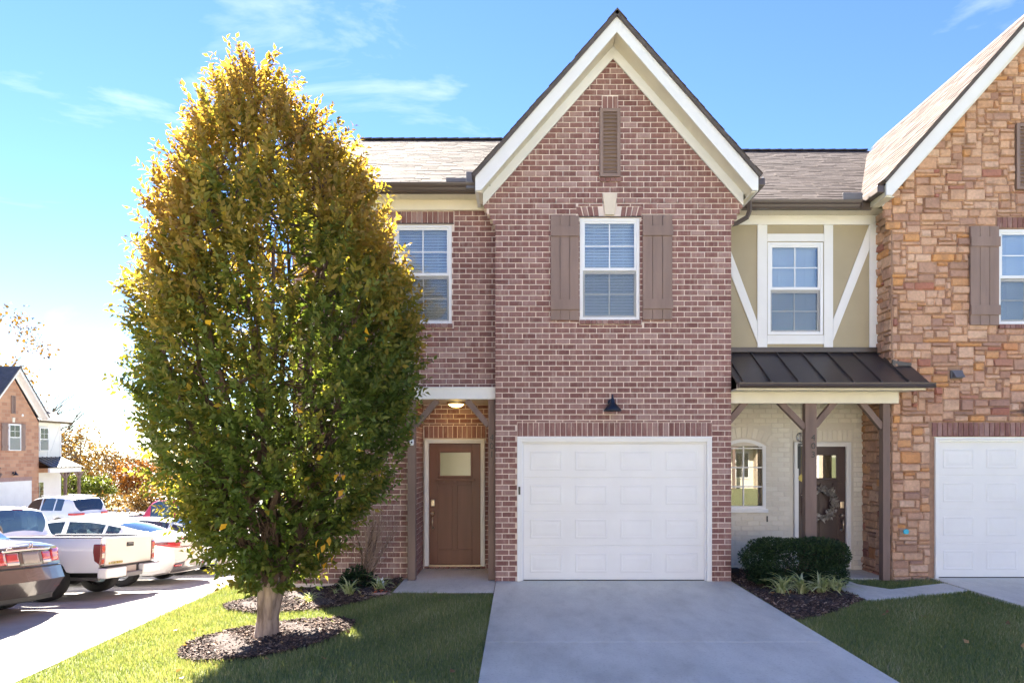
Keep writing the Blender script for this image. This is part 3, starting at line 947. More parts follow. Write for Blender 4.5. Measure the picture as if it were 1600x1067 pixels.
def mulch_bed(poly, dz=.018):
    import bmesh
    mb = MB()
    cx, cy = sum(p[0] for p in poly) / len(poly), sum(p[1] for p in poly) / len(poly)
    pts = []
    n = len(poly)
    dense = []
    for i in range(n):
        a, b = poly[i], poly[(i + 1) % n]
        k = max(1, int(math.dist(a, b) / .2))
        for t in range(k): dense.append((a[0] + (b[0] - a[0]) * t / k, a[1] + (b[1] - a[1]) * t / k))
    n = len(dense); R_ = 7
    for r in range(R_ + 1):
        f = 1 - r / R_
        for (x, y) in dense:
            X, Y = cx + (x - cx) * f, cy + (y - cy) * f
            pts.append((X, Y, gz(X, Y) + (dz + .02 * math.sin(X * 7 + Y * 5) * min(1, r) + .012 * min(r, 2) if r else -.004)))
    fs = []
    for r in range(R_):
        for i in range(n):
            j = (i + 1) % n
            fs.append((r * n + i, r * n + j, (r + 1) * n + j, (r + 1) * n + i))
    mb.add(pts, fs)
    o = mb.build('mulch_bed', 'soil', fix=True)
    o['kind'] = 'structure'
    return o
for P in (MULCH_L, MULCH_R, MULCH_T): mulch_bed(P)

# ------------------------------------------------------------------ townhouse with the brick gable (401)
HB = thing('brick_townhouse', 'brown brick townhouse with steep white trimmed gable, numbered 401, behind the round tree', 'townhouse', (1.4, 0, 0))
SL = 1.131; XC = 1.42
X0, X1 = -.346, 3.2
FR = front(0.0)
z_e = 5.70
holes = [(-.02, 2.905, -.2, 2.17), (.923, 1.827, 3.92, 5.46)]
def edge401(z):
    lo, hi = X0, X1
    if z > 5.355:
        k = min(4, int((z - 5.355) / .0813) + 1)
        lo, hi = X0 - .043 * k, X1 + .043 * k
    g = (7.93 - z) / SL
    return max(lo, XC - g), min(hi, XC + g)
skip = holes + [(-.02, 2.915, 2.1, 2.387), (.90, 1.85, 5.4, 5.632), (1.262, 1.478, 5.45, 5.815), (1.255, 1.50, 7.08, 7.29), (1.22, 1.53, 6.0, 7.08), (.915, 1.86, 3.85, 3.93)]
ext = []
for k in range(1, 5):
    a = 5.355 + (k - 1) * .0813; b = a + .0813
    ext += [(X0 - .043 * k, X0, a, b), (X1, X1 + .043 * k, a, b)]
wb = wall_body('front_wall', FR, (X0, X1), (-.12, z_e), holes, 'mortar', HB,
               gable=[(X0 - .17, 5.68), (X1 + .17, 5.68), (XC + .01, 7.93), (XC - .01, 7.93)], extra=ext)
rects = bond_rects(-.10, 7.92, edge401, skip, anchor=X0)
rects.sort(key=lambda r: abs((r[2] + r[3]) / 2 - 2.9))
qs = soldiers(-.02, 2.915, 2.172, 2.385, splay=0) + soldiers(.90, 1.85, 5.478, 5.630, n=12, splay=.045, gap=(1.262, 1.478)) + soldiers(1.262, 1.478 + .02, 7.09, 7.285, n=3)
lay(wb, FR, rects, 'brick', single=lambda r: r[1] - r[0] > .185 and r[3] - r[2] > .06, quads=qs, budget=290)
m = MB()      # sills: rowlock bricks standing proud
for i in range(11):
    a = .918 + i * .0845; m.box(a + .004, a + .081, -.028, .01, 3.858, 3.918)
for i in range(4):
    a = 1.22 + i * .08; m.box(a + .004, a + .077, -.018, .01, 5.995, 6.055)
m.build('brick_sill', 'brick', wb, bevel=.003, kind='stuff')
m = MB(); m.prism_xz([(1.300, 5.492), (1.442, 5.492), (1.477, 5.812), (1.265, 5.812)], -.03, .0); m.build('keystone', pmat('cast_stone', (.70, .60, .48), .8, .06, (8, 8, 8), .2), HB, bevel=.006)
m = MB(); m.box(.90, 1.85, -.006, .05, 5.464, 5.476); m.build('steel_lintel', 'dark_metal', HB)
m = MB(); m.box(-.02, 2.915, -.004, .04, 2.162, 2.172); m.build('garage_lintel', 'white', HB)
# the wall beside the porch, the porch recess and its back wall
FE = front(.30)
eh = [(-1.60, X0 + .01, -.2, 2.78), (-1.934, -1.03, 3.92, 5.46)]
we = wall_body('entry_wall', FE, (-3.5, X0 + .0), (-.15, 5.70), eh, 'mortar', HB)
sk = eh + [(-1.97, -.99, 5.4, 5.65), (-1.96, -1.0, 3.85, 3.93)]
er = bond_rects(-.10, 5.69, lambda z: (-3.5, X0 - .004), sk, anchor=X0 + .04)
lay(we, FE, er, 'brick', single=lambda r: False, quads=soldiers(-1.98, -1.0, 5.475, 5.66, n=12))
m = MB()
for i in range(11):
    a = -1.95 + i * .085; m.box(a + .004, a + .081, .27, .31, 3.858, 3.918)
m.build('brick_sill', 'brick', we, bevel=.003, kind='stuff')
m = MB(); m.box(-1.97, -1.0, .292, .35, 5.462, 5.474); m.build('steel_lintel', 'dark_metal', HB)
FP = front(1.2)
dh = [(-1.579, -.5585, -.02, 2.167)]
wp = wall_body('porch_back_wall', FP, (-1.6, X0), (-.1, 2.74), dh, 'mortar', HB)
pr = bond_rects(-.02, 2.72, lambda z: (-1.6, X0), dh + [(-1.6, -.54, 2.1, 2.385), (-1.6, -.54, -.1, .05)], anchor=-1.6)
q2 = soldiers(-1.585, -.545, 2.172, 2.38, n=13) + soldiers(-1.585, -.545, -.018, .028, n=12)
lay(wp, FP, pr, 'brick', single=lambda r: False, quads=q2)
FS = Frame((-1.6, 0, 0), (0, 1, 0), (1, 0, 0))
ws = wall_body('porch_side_wall', FS, (.30, 1.2), (-.1, 2.74), [], 'mortar', HB)
lay(ws, FS, bond_rects(-.10, 2.72, lambda z: (.30, 1.19), [], anchor=.3), 'brick', single=lambda r: False)
FG = Frame((X0, 0, 0), (0, -1, 0), (-1, 0, 0))
wg = wall_body('garage_side_wall', FG, (-1.2, 0), (-.1, 5.7), [], 'mortar', HB)
lay(wg, FG, bond_rects(-.10, 5.68, lambda z: (-1.2, 0), [], anchor=0), 'brick', single=lambda r: False)
FG2 = Frame((X1, 0, 0), (0, 1, 0), (1, 0, 0))
wg = wall_body('garage_side_wall', FG2, (0, 1.3), (-.1, 5.7), [], 'mortar', HB)
lay(wg, FG2, bond_rects(-.10, 5.68, lambda z: (0, 1.3), [], anchor=0), 'brick', single=lambda r: False)
FL = Frame((-3.5, 0, 0), (0, -1, 0), (-1, 0, 0))
wl = wall_body('end_wall', FL, (-9.7, -.3), (-1.6, 5.7), [], 'mortar', HB, gable=[(-9.7, 5.7), (-.3, 5.7), (-5.0, 8.55)])
def edge_l(z):
    g = 4.7 if z < 5.7 else (8.55 - z) / .605
    return -5 - g, -5 + g
lay(wl, FL, bond_rects(-1.55, 8.4, edge_l, [], anchor=-.3), 'brick', single=lambda r: False)
m = MB(); m.box(-3.5, 9.9, 9.6, 9.7, -1.6, 5.9); m.build('rear_wall', 'tan_far', HB)
m = MB(); m.box(-3.45, 9.8, 1.5, 9.55, 2.82, 2.9); m.build('floor_deck', 'dark_room', HB)
# porch ceiling, beam, posts, braces
m = MB(); m.box(-1.62, X0 - .001, .18, 1.2, 2.74, 2.80); m.build('porch_ceiling', 'cream', HB)
m = MB(); m.box(-1.705, X0 - .002, .115, .295, 2.742, 2.90); m.box(-1.72, X0 - .002, .095, .297, 2.90, 2.925); m.build('porch_beam', 'white', HB, bevel=.005)
YP = .14
for a, b in ((-1.69, -1.57), (-.462, -.354)):
    m = MB(); m.box(a, b, YP, YP + .115, -.016, 2.742); po = m.build('porch_post', 'post', HB, bevel=.006)
    for zz in (.35, 1.3, 2.2):
        n_ = MB(); n_.lathe([(.0, -.004), (.007, -.003), (.008, 0)], ((a + b) / 2, YP, zz), 'y', 8); n_.build('bolt', 'post', po)
    if a > -1: numbers(po, '401', (a + b) / 2 + .002, YP - .004, fz(684, YP), .128, .135)
for a, b in (((-1.575, 2.34), (-1.24, 2.70)), ((-.458, 2.34), (-.79, 2.70))):
    m = MB(); m.bar((a[0], YP + .06, a[1]), (b[0], YP + .06, b[1] + .03), .09, .085, (0, 1, 0)); m.build('porch_brace', 'post', HB, bevel=.005)
# doors, windows, shutters, vent, lamp
jambs(HB, -1.575, -.562, 2.16, 1.17, .072, z0=.03)
m = MB(); m.box(-1.50, -.63, 1.16, 1.26, .028, .05); m.build('threshold', 'brass', HB)
entry_door(HB, -1.50, -.634, .05, 2.085, 1.215, 'door_brown', 'door_glass', -1)
jambs(HB, -.02, 2.905, 2.163, -.012, .072, 'white', .12, name='garage_frame')
m = MB(); m.box(.052, 2.833, .10, .125, 0, 2.092); m.build('inner_jamb', 'white', HB)
m = MB()
m.box(.052, .075, .045, .10, 0, 2.09); m.box(2.81, 2.833, .045, .10, 0, 2.09); m.box(.075, 2.81, .045, .10, 2.068, 2.09); m.build('weather_strip', 'vinyl', HB)
garage_door(HB, .076, 2.809, 2.066, .055)
m = MB(); m.box(.0, .03, -.036, -.02, 1.30, 1.42); m.build('garage_keypad', 'black', HB, bevel=.005)
window(HB, .926, 1.824, 3.923, 5.457, .012)
window(HB, -1.931, -1.033, 3.923, 5.457, .312)
shutter(HB, fx(860), fx(904.5), fz(501), fz(338), -.004)
shutter(HB, fx(1003.5), fx(1050), fz(500), fz(337), -.004)
louvre_vent(HB, 1.222, 1.528, 6.06, 7.08, -.002)
barn_lamp(HB, 1.394, -.002, 2.62)
pl = MB(); pl.lathe([(.0, 2.655), (.05, 2.66), (.10, 2.68), (.125, 2.71)], (fx(713, .75), .72, 0), 'z', 20)
pl.build('porch_light', 'lit', HB, True, fix=True)
m = MB(); m.lathe([(.13, 2.705), (.15, 2.71), (.15, 2.742)], (fx(713, .75), .72, 0), 'z', 20); m.build('light_ring', 'brass', HB, True, fix=True)
m = MB(); m.box(fx(765.5, .9), fx(768, .9), .9, .93, fz(775, .9), fz(772, .9)); m.build('doorbell', 'shade', HB)
# gable trim and roofs
gable_trim(HB, XC, 2.04, 8.214, -.42, 1.95, 8.03, 7.83, -.004, SL, -.53, 3.37)
m = MB()
ang = math.atan(SL); c_, s_ = math.cos(ang), math.sin(ang)
ZR = 8.285; HR = 2.09; YB = 4.4
slen = HR / c_
slope_slab(m, (XC - HR, -.46, ZR - SL * HR), (0, 1, 0), (c_, 0, s_), YB + .46, slen, .05)
slope_slab(m, (XC + HR, -.46, ZR - SL * HR), (0, 1, 0), (-c_, 0, s_), YB + .46, slen, .05)
gr = m.build('gable_roof', 'slab_edge', HB)
shingles(gr, (XC - HR, -.47, ZR - SL * HR + .002), (0, 1, 0), (c_, 0, s_), YB + .4, slen)
shingles(gr, (XC + HR, -.47, ZR - SL * HR + .002), (0, 1, 0), (-c_, 0, s_), YB + .4, slen)
m = MB(); m.prism_xz([(XC - .14, ZR - .14), (XC, ZR + .02), (XC + .14, ZR - .14), (XC, ZR - .01)], -.475, YB); m.build('ridge_cap', 'shingle', gr)
# eave box of the gable on its right with gutter and downspout
m = MB(); m.box(XC + 2.0, XC + 2.045, -.385, 1.0, 5.70, 5.90); m.build('eave_fascia', 'white', HB)
m = MB(); m.box(XC - 2.045, XC - 2.0, -.385, .3, 5.70, 5.90); m.build('eave_fascia', 'white', HB)
m = MB(); m.box(3.372, XC + 2.0, -.385, .1, 5.69, 5.705); m.build('eave_soffit', 'cream', HB)
m = MB(); m.box(XC - 2.0, -.532, -.385, .1, 5.69, 5.705); m.build('eave_soffit', 'cream', HB)
m = MB(); m.box(XC + 2.045, XC + 2.16, -.36, .7, 5.80, 5.91); m.build('gutter', 'gutter', HB, bevel=.012)
m = MB(); m.prism_xz([(XC + 2.1, 5.91), (XC + 2.19, 5.91), (XC + 2.19, 6.0)], -.2, -.19); m.build('diverter', 'white', HB)
m = MB(); x_d = fx(1172, .1)
m.tube([(x_d, .12, 5.80), (x_d, .12, 5.60), (x_d - .04, .12, 5.50), (x_d - .2, .12, 5.41), (x_d - .30, .12, 5.39)], [.036] * 5, 4)
m.build('downspout', 'downspout', HB)
# main roof left of the gable
def z_main(y): return 5.935 + .587 * (y + .05)
m = MB(); a2 = math.atan(.587); sl2 = 5.05 / math.cos(a2)
slope_slab(m, (-3.78, -.05, 5.935), (1, 0, 0), (0, math.cos(a2), math.sin(a2)), 3.36, sl2, .06)
slope_slab(m, (-.42, .25, 5.935 + .30 * .587), (1, 0, 0), (0, math.cos(a2), math.sin(a2)), 2.0, sl2 - .30 / math.cos(a2), .06)
slope_slab(m, (-3.78, 10.05, 5.935), (1, 0, 0), (0, -math.cos(a2), math.sin(a2)), 5.4, sl2, .06)
mr = m.build('main_roof', 'slab_edge', HB)
keep = lambda p: p.x < XC - (ZR - p.z) / SL + .35 and (p.x < -.5 or p.y > .4)
shingles(mr, (-3.8, -.07, 5.937), (1, 0, 0), (0, math.cos(a2), math.sin(a2)), 5.4, sl2, keep, lambda p: p.x > -2.3 and keep(p) and p.x < XC - (ZR - p.z) / SL)
m = MB()
for i in range(22):
    x = -3.5 + i * .24; m.prism_xz([(x, 8.87), (x + .25, 8.885), (x + .25, 8.91), (x, 8.90)], 4.86, 5.14)
m.build('ridge_cap', 'slab_edge', mr)
XG = fx(742, -.1)
gutter(HB, -3.75, XG, -.05, 5.925)
m = MB(); m.box(-3.75, XG, -.05, -.02, 5.80, 5.915); m.build('eave_fascia', 'gutter', HB)
soffit_boards(HB, lambda a, b: [(-3.7 + 3.2 * a, .31, 5.83), (-3.7 + 3.2 * b, .31, 5.83), (-3.7 + 3.2 * b, -.03, 5.815), (-3.7 + 3.2 * a, -.03, 5.815)][::-1], 32, 'eave_soffit')
m = MB(); m.box(-3.52, -.53, .262, .292, 5.665, 5.826); m.build('frieze_board', 'cream', HB, bevel=.003)
m = MB(); m.box(fx(697, .1), fx(729, .1), .06, .075, 5.95, 6.08); m.box(fx(729, -.05), fx(742, -.05), -.15, .05, 5.84, 6.09); m.build('diverter', 'grey_plastic', HB, bevel=.01)
# ------------------------------------------------------------------ townhouse with the stone gable (403)
HS = thing('stone_townhouse', 'stone gabled townhouse with olive timbered wall over its porch, numbered 403', 'townhouse', (6.5, .3, 0))
SX0, SX1, SXC, SY = 5.74, 9.86, 7.80, .24
ZS, HSF = 5.935 + 1.13 * 2.355, 2.355
def stone_rects(u0, u1, z0, z1, edge, skip, mu=.043, mz=.062, seed=3):
    """random ashlar packed on a grid"""
    r = random.Random(seed)
    nu, nz = int((u1 - u0) / mu), int((z1 - z0) / mz)
    mu = (u1 - u0) / nu
    occ = [[False] * nu for _ in range(nz)]
    out = []
    sizes = [(3, 1), (4, 1), (5, 1), (6, 1), (7, 1), (3, 2), (4, 2), (4, 2), (5, 2), (5, 2), (6, 2), (6, 2), (7, 2), (8, 2), (3, 2), (6, 3), (7, 3), (5, 1), (7, 2), (8, 2), (6, 2), (9, 2)]
    for j in range(nz):
        i = 0
        while i < nu:
            if occ[j][i]: i += 1; continue
            run = 0
            while i + run < nu and not occ[j][i + run]: run += 1
            w, h = r.choice(sizes)
            w = min(w, run)
            if run - w == 1: w = run if run <= 7 else w - 1
            h = min(h, nz - j)
            if w == 1: h = 1
            if h > 1 and w > 2 * h + 4: h = 1
            if h > 2 and w < h: h = 2
            for b in range(j, j + h):
                for a in range(i, i + w): occ[b][a] = True
            out.append((u0 + i * mu + .004, u0 + (i + w) * mu - .004, z0 + j * mz + .004, z0 + (j + h) * mz - .004))
            i += w
    res = []
    for q in out:
        lo, hi = edge(q[3])
        a, b = max(q[0], lo), min(q[1], hi)
        if b - a > .04: res.append((a, b, q[2], q[3]))
    return cut_rects(res, skip, .03, .03)
def stone_rough(mb, fr, r, d0, d1):
    """a split-faced stone: bevelled rim and an uneven bulging face"""
    u0, u1, z0, z1 = r
    w, h = u1 - u0, z1 - z0
    D = d1 + RND.uniform(-.004, .024)
    e = min(.016, w * .2, h * .2)
    us = [u0, u0 + e, (u0 + u1) / 2 + RND.uniform(-.15, .15) * w, u1 - e, u1]
    zs = [z0, z0 + e, z1 - e, z1]
    vs = []
    tu, tz = RND.uniform(-.012, .012), RND.uniform(-.010, .010)
    for j, z in enumerate(zs):
        for i, u in enumerate(us):
            rim = i in (0, 4) or j in (0, 3)
            if rim:
                corner = i in (0, 4) and j in (0, 3)
                du = e * .35 * (1 if i == 0 else -1) if corner else RND.uniform(-.002, .002) * 0
                dz = e * .35 * (1 if j == 0 else -1) if corner else 0
                vs.append(fr.p(u + du, z + dz, d0))
            else:
                vs.append(fr.p(u + RND.uniform(-.004, .004), z + RND.uniform(-.003, .003), D + tu * ((u - u0) / w - .5) * 2 + tz * ((z - z0) / h - .5) * 2 + RND.uniform(-.003, .003)))
    fs = []
    for j in range(3):
        for i in range(4):
            f = (j * 5 + i, j * 5 + i + 1, (j + 1) * 5 + i + 1, (j + 1) * 5 + i)
            fs.append(f if winding(fr) else f[::-1])
    mb.add(vs, fs)
FT = front(SY)
sh = [(6.40, 9.21, -.2, 2.17), (7.385, 8.285, 3.90, 5.37)]
def edge_s(z):
    lo, hi = SX0, SX1
    if z > 5.36:
        k = min(3, int((z - 5.36) / .09) + 1); lo, hi = lo - .045 * k, hi + .045 * k
    g = (8.38 - z) / 1.13
    return max(lo, SXC - g), min(hi, SXC + g)
sskip = [(6.33, 9.28, -.2, 2.405), (7.36, 8.31, 3.83, 5.56), (7.63, 7.94, 5.95, 6.98), (fx(1484, .2), fx(1504, .2), fz(594, .2), fz(576, .2))]
wS = wall_body('stone_wall', FT, (SX0, SX1), (-.12, 5.66), sh, 'stone_joint', HS, gable=[(SX0 - .13, 5.64), (SX1 + .13, 5.64), (SXC + .01, 8.36), (SXC - .01, 8.36)],
               extra=[(SX0 - .045 * k, SX0, 5.36 + .09 * (k - 1), 5.36 + .09 * k) for k in (1, 2, 3)])
sr = stone_rects(SX0 - .165, SX1 + .165, -.10, 8.38, edge_s, sskip)
sr.sort(key=lambda r: -(r[1] - r[0]) * (r[3] - r[2]) if r[0] < 7.75 and r[2] < 7.3 else 1)
qs = soldiers(6.36, 9.25, 2.175, 2.395) + soldiers(7.36, 8.31, 5.385, 5.55, n=12)
lay(wS, FT, sr, 'stone', 'stone', 'stonework', single=lambda r: r[0] < 7.75 and r[2] < 7.3, d0=-.012, d1=.006, rough=stone_rough, budget=270)
lay(wS, FT, [], 'brick', quads=qs)
m = MB()
for i in range(11):
    a = 7.38 + i * .084; m.box(a + .004, a + .08, SY - .028, SY + .01, 3.836, 3.898)
m.build('brick_sill', 'brick', wS, bevel=.003, kind='stuff')
FR2 = Frame((SX0, 0, 0), (0, -1, 0), (-1, 0, 0))
wR = wall_body('stone_return_wall', FR2, (-1.25, -SY), (-.12, 5.7), [], 'stone_joint', HS)
rr = stone_rects(-1.25, -SY, -.10, 5.64, lambda z: (-1.25, -SY), [], seed=8)
rr.sort(key=lambda r: -(r[1] - r[0]) * (r[3] - r[2]))
BUDGET[(HS.name, 'stone')] = 30
lay(wR, FR2, rr, 'stone', 'stone', 'stonework', d0=-.012, d1=.006, rough=stone_rough)
# corner quoin strip closes the arris
m = MB(); m.box(SX0 - .004, SX0 + .02, SY - .004, SY + .02, -.1, 5.35); m.build('corner_joint', 'stone_joint', HS)
# porch back wall of painted brick
FPB = front(1.10)
win = (fx(1143, 1.1) - .16, fx(1197, 1.1), fz(795, 1.1), fz(697, 1.1))
dr = (fx(1240, 1.1), fx(1329.5, 1.1), -.1, fz(690, 1.1))
wp2 = wall_body('porch_wall', FPB, (3.2, SX0), (-.12, 2.86), [(win[0], win[1], win[2], win[3]), dr], 'painted_mortar', HS)
R_arch = [(win[0], win[1], win[2] - .07, fz(686, 1.1)), (win[0] - .06, win[1] + .09, fz(712, 1.1), fz(665, 1.1)), (dr[0] - .05, dr[1] + .05, -.1, fz(663, 1.1))]
pb = bond_rects(-.10, 2.84, lambda z: (3.2, SX0 - .003), R_arch, anchor=3.2)
wcx, wr = (win[0] + win[1]) / 2, (win[1] - win[0]) / 2
# segmental arch: bricks fanned over the window, infill to the wall beside it
aq = []
za0 = win[3]; rise = fz(686, 1.1) - za0
Rr = (wr ** 2 + rise ** 2) / (2 * rise); zc = za0 + rise - Rr
th = math.asin(wr / Rr)
na = 11
for i in range(na):
    a0, a1 = -th - .06 + (2 * th + .12) * i / na + .008, -th - .06 + (2 * th + .12) * (i + 1) / na - .008
    r0, r1 = Rr + .025, Rr + .20
    aq.append([(wcx + r0 * math.sin(a0), zc + r0 * math.cos(a0)), (wcx + r0 * math.sin(a1), zc + r0 * math.cos(a1)), (wcx + r1 * math.sin(a1), zc + r1 * math.cos(a1)), (wcx + r1 * math.sin(a0), zc + r1 * math.cos(a0))])
aq += soldiers(dr[0] - .02, dr[1] + .02, dr[3] + .01, dr[3] + .20)
lay(wp2, FPB, pb, 'painted_brick', 'brick', 'brickwork', single=lambda r: r[1] - r[0] > .185 and r[3] - r[2] > .06 and r[2] > .5, quads=aq, budget=260, d1=-.004)
# arched porch window
def arc(rr, n=12, z_=zc): return [(wcx + rr * math.sin(-th + 2 * th * i / n), z_ + rr * math.cos(-th + 2 * th * i / n)) for i in range(n + 1)]
fwid = .05
m = MB(); YW = 1.105
inner = [(win[1] - fwid, win[2] + fwid), (win[1] - fwid, za0 - .01)] + [(wcx + (x - wcx) * (wr - fwid) / wr, z - fwid) for x, z in arc(Rr)][::-1][1:-1] + [(win[0] + fwid, za0 - .01), (win[0] + fwid, win[2] + fwid)]
outer = [(win[1], win[2]), (win[1], za0)] + arc(Rr)[::-1][1:-1] + [(win[0], za0), (win[0], win[2])]
n = len(outer)
vs = [(x, YW, z) for x, z in outer] + [(x, YW, z) for x, z in inner] + [(x, YW + .06, z) for x, z in inner] + [(x, YW + .06, z) for x, z in outer]
fs = []
for i in range(n):
    j = (i + 1) % n
    fs += [(i, j, n + j, n + i), (n + i, n + j, 2 * n + j, 2 * n + i), (j, i, 3 * n + i, 3 * n + j)]
m.add(vs, fs)
aw = m.build('arched_window', 'vinyl', HS, fix=True)
m = MB(); m.prism_xz(inner, YW + .03, YW + .036); m.build('pane', 'tan_reflection_glass', aw)
m = MB()
for xx in (wcx,): m.box(xx - .01, xx + .01, YW + .015, YW + .029, win[2] + fwid, za0 + rise - fwid)
for k in (1, 2, 3): zz = win[2] + fwid + (za0 - win[2] - .02) * k / 3.2; m.box(win[0] + fwid, win[1] - fwid, YW + .017, YW + .028, zz - .01, zz + .01)
m.build('window_bars', 'vinyl', aw)
m = MB(); m.box(win[0] - .02, win[1] + .03, YW - .035, YW + .02, win[2] - .06, win[2]); m.build('window_sill', 'vinyl', aw, bevel=.006)
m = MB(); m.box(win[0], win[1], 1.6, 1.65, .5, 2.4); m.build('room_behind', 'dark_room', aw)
m = MB(); m.box(fx(1198, 1.08), fx(1200, 1.08), 1.075, 1.09, fz(815, 1.08), fz(806, 1.08)); m.build('weep_tube', 'black', HS)
# its door
jambs(HS, dr[0] + .005, dr[1] - .005, dr[3] - .005, 1.08, .075)
entry_door(HS, dr[0] + .078, dr[1] - .078, .05, dr[3] - .078, 1.125, 'door_dark', 'door_glass2', 1)
m = MB(); m.box(3.2, SX0, 1.12, 1.2, 2.84, 2.9); m.build('wall_plate', 'dark_room', HS)
# ceiling, beam, posts and braces
m = MB(); m.box(3.21, SX0 - .005, .22, 1.1, 2.80, 2.86); m.build('porch_ceiling', 'cream', HS)
m = MB(); m.box(3.205, SX0 + .02, .075, .225, 2.675, 2.852); m.build('porch_beam', 'cream', HS, bevel=.005)
YQ = .10
xa, xb = fx(1258.5, YQ), fx(1276.5, YQ)
xc, xd = fx(1380, YQ), fx(1391.5, YQ)
for a, b, num in ((xa, xb, True), (xc, xd, False)):
    m = MB(); m.box(a, b, YQ, YQ + .12, -.012, 2.675); m.build('porch_post', 'post', HS, bevel=.006)
    if num: numbers(HS, '403', (a + b) / 2 + .03, YQ - .004, fz(684, YQ), .128, .135)
for a, b in (((xa + .01, fz(668, YQ)), (fx(1218, YQ), 2.69)), ((xb - .01, fz(665, YQ)), (fx(1308, YQ), 2.69)), ((xc + .01, fz(668, YQ)), (fx(1346, YQ), 2.69)), ((3.21, fz(658, YQ)), (fx(1168, YQ), 2.69))):
    m = MB(); m.bar((a[0], YQ + .06, a[1]), (b[0], YQ + .06, b[1] + .03), .09, .085, (0, 1, 0)); m.build('porch_brace', 'post', HS, bevel=.005)
# metal porch roof
Ya, Za, Yb, Zb = -.26, 2.955, .66, 3.53
XR = 6.03
m = MB()
m.add([(3.205, Ya, Za), (XR, Ya, Za), (XR, Yb, Zb), (3.205, Yb, Zb), (3.205, Ya, Za - .03), (XR, Ya, Za - .03), (XR, Yb, Zb - .03), (3.205, Yb, Zb - .03)],
      [(0, 1, 2, 3), (7, 6, 5, 4), (0, 4, 5, 1), (1, 5, 6, 2), (2, 6, 7, 3), (3, 7, 4, 0)])
pr_ = m.build('porch_roof', 'dark_metal', HS)
i = 0
x = 3.30
while x < XR - .1:
    m = MB(); m.add([(x - .014, Ya - .004, Za - .004), (x + .014, Ya - .004, Za - .004), (x + .014, Yb, Zb), (x - .014, Yb, Zb), (x - .009, Ya - .004, Za + .03), (x + .009, Ya - .004, Za + .03), (x + .009, Yb, Zb + .032), (x - .009, Yb, Zb + .032)],
                   [(0, 3, 2, 1), (4, 5, 6, 7), (0, 1, 5, 4), (1, 2, 6, 5), (2, 3, 7, 6), (3, 0, 4, 7)])
    m.build('seam', 'dark_metal', pr_); x += .405
m = MB(); m.box(3.205, XR + .02, Ya - .018, Ya + .01, Za - .06, Za + .006); m.build('drip_edge', 'dark_metal', pr_, bevel=.006)
gutter(HS, 3.205, XR + .02, Ya - .02, Za - .01, 'porch_gutter', .09, .075)
m = MB(); m.box(3.205, SX0 + .0, .61, .66, Zb - .0, Zb + .075); m.build('flashing', 'dark_metal', pr_)
m = MB(); m.prism_xz([(SX0 + .0, 3.26), (XR + .0, 3.26), (XR, 3.30), (SX0 + .05, 3.34), (SX0, 3.36)], SY - .03, SY - .012); m.build('flashing', 'dark_metal', pr_)
m = MB(); m.box(3.205, XR - .06, Ya + .0, Ya + .03, 2.845, 2.935); m.build('porch_fascia', 'cream', HS, bevel=.004)
m = MB(); m.box(3.205, XR - .07, Ya + .03, SY - .03, 2.853, 2.868); m.build('porch_soffit', 'cream', HS)
# olive timbered wall above
YT = .67
m = MB(); m.box(3.2, SX0 + .02, YT, YT + .12, 3.45, 5.75)
# leave the window opening free: four panels round it
m = MB()
wu0, wu1, wz0, wz1 = fx(1199.5, YT), fx(1286, YT), fz(523, YT), fz(379, YT)
m.box(3.2, wu0, YT, YT + .1, 3.45, 5.76); m.box(wu1, SX0 + .02, YT, YT + .1, 3.45, 5.76)
m.box(wu0, wu1, YT, YT + .1, 3.45, wz0); m.box(wu0, wu1, YT, YT + .1, wz1, 5.76)
tw = m.build('timbered_wall', 'olive', HS)
def tr(x0, x1, y0, y1, d=.022):
    a, b, c, e = fx(x0, YT), fx(x1, YT), fz(y1, YT), fz(y0, YT)
    mm = MB(); mm.box(a, b, YT - d, YT - .001, c, e); return mm.build('trim_board', 'white', tw, bevel=.003)
tr(1128, 1372, 337, 352, .03)
tr(1183, 1198.3, 352, 549); tr(1287, 1301, 352, 549); tr(1358, 1371, 352, 549)
tr(1198.5, 1286.8, 366, 378, .024); tr(1198.5, 1286.8, 524, 538, .024)
def diag(a, b, c, d):
    mm = MB(); mm.prism_xz([(fx(p[0], YT), fz(p[1], YT)) for p in (a, b, c, d)], YT - .020, YT - .001); mm.build('trim_board', 'white', tw, bevel=.003)
diag((1357.8, 352), (1357.8, 390), (1301.2, 533), (1301.2, 500))
diag((1126.2, 352), (1126.2, 390), (1182.8, 536), (1182.8, 503))
window(HS, wu0, wu1, wz0, wz1, YT - .02, slat=.03, tilt=62)
m = MB(); m.box(3.2, SX0, YT + .08, YT + .14, 2.86, 3.5); m.build('wall_plate', 'dark_room', HS)
# eaves of the recessed roof
XE0, XE1 = 3.16, fx(1347, .2)
gutter(HS, XE0, XE1, .30, 5.80)
m = MB(); m.box(3.2, XE1 + .2, .30, .325, 5.68, 5.79); m.build('eave_fascia', 'gutter', HS)
soffit_boards(HS, lambda a, b: [(3.2 + 2.56 * a, YT - .03, 5.715), (3.2 + 2.56 * b, YT - .03, 5.715), (3.2 + 2.56 * b, .31, 5.695), (3.2 + 2.56 * a, .31, 5.695)][::-1], 26, 'eave_soffit')
a3 = math.atan(.605); sl3 = 4.72 / math.cos(a3)
m = MB()
slope_slab(m, (1.5, .29, 5.81), (1, 0, 0), (0, math.cos(a3), math.sin(a3)), 8.6, sl3, .06)
slope_slab(m, (1.5, 9.73, 5.81), (1, 0, 0), (0, -math.cos(a3), math.sin(a3)), 8.6, sl3, .06)
mr2 = m.build('main_roof', 'slab_edge', HS)
ZR2 = ZS + .07; HR2 = HSF + .05
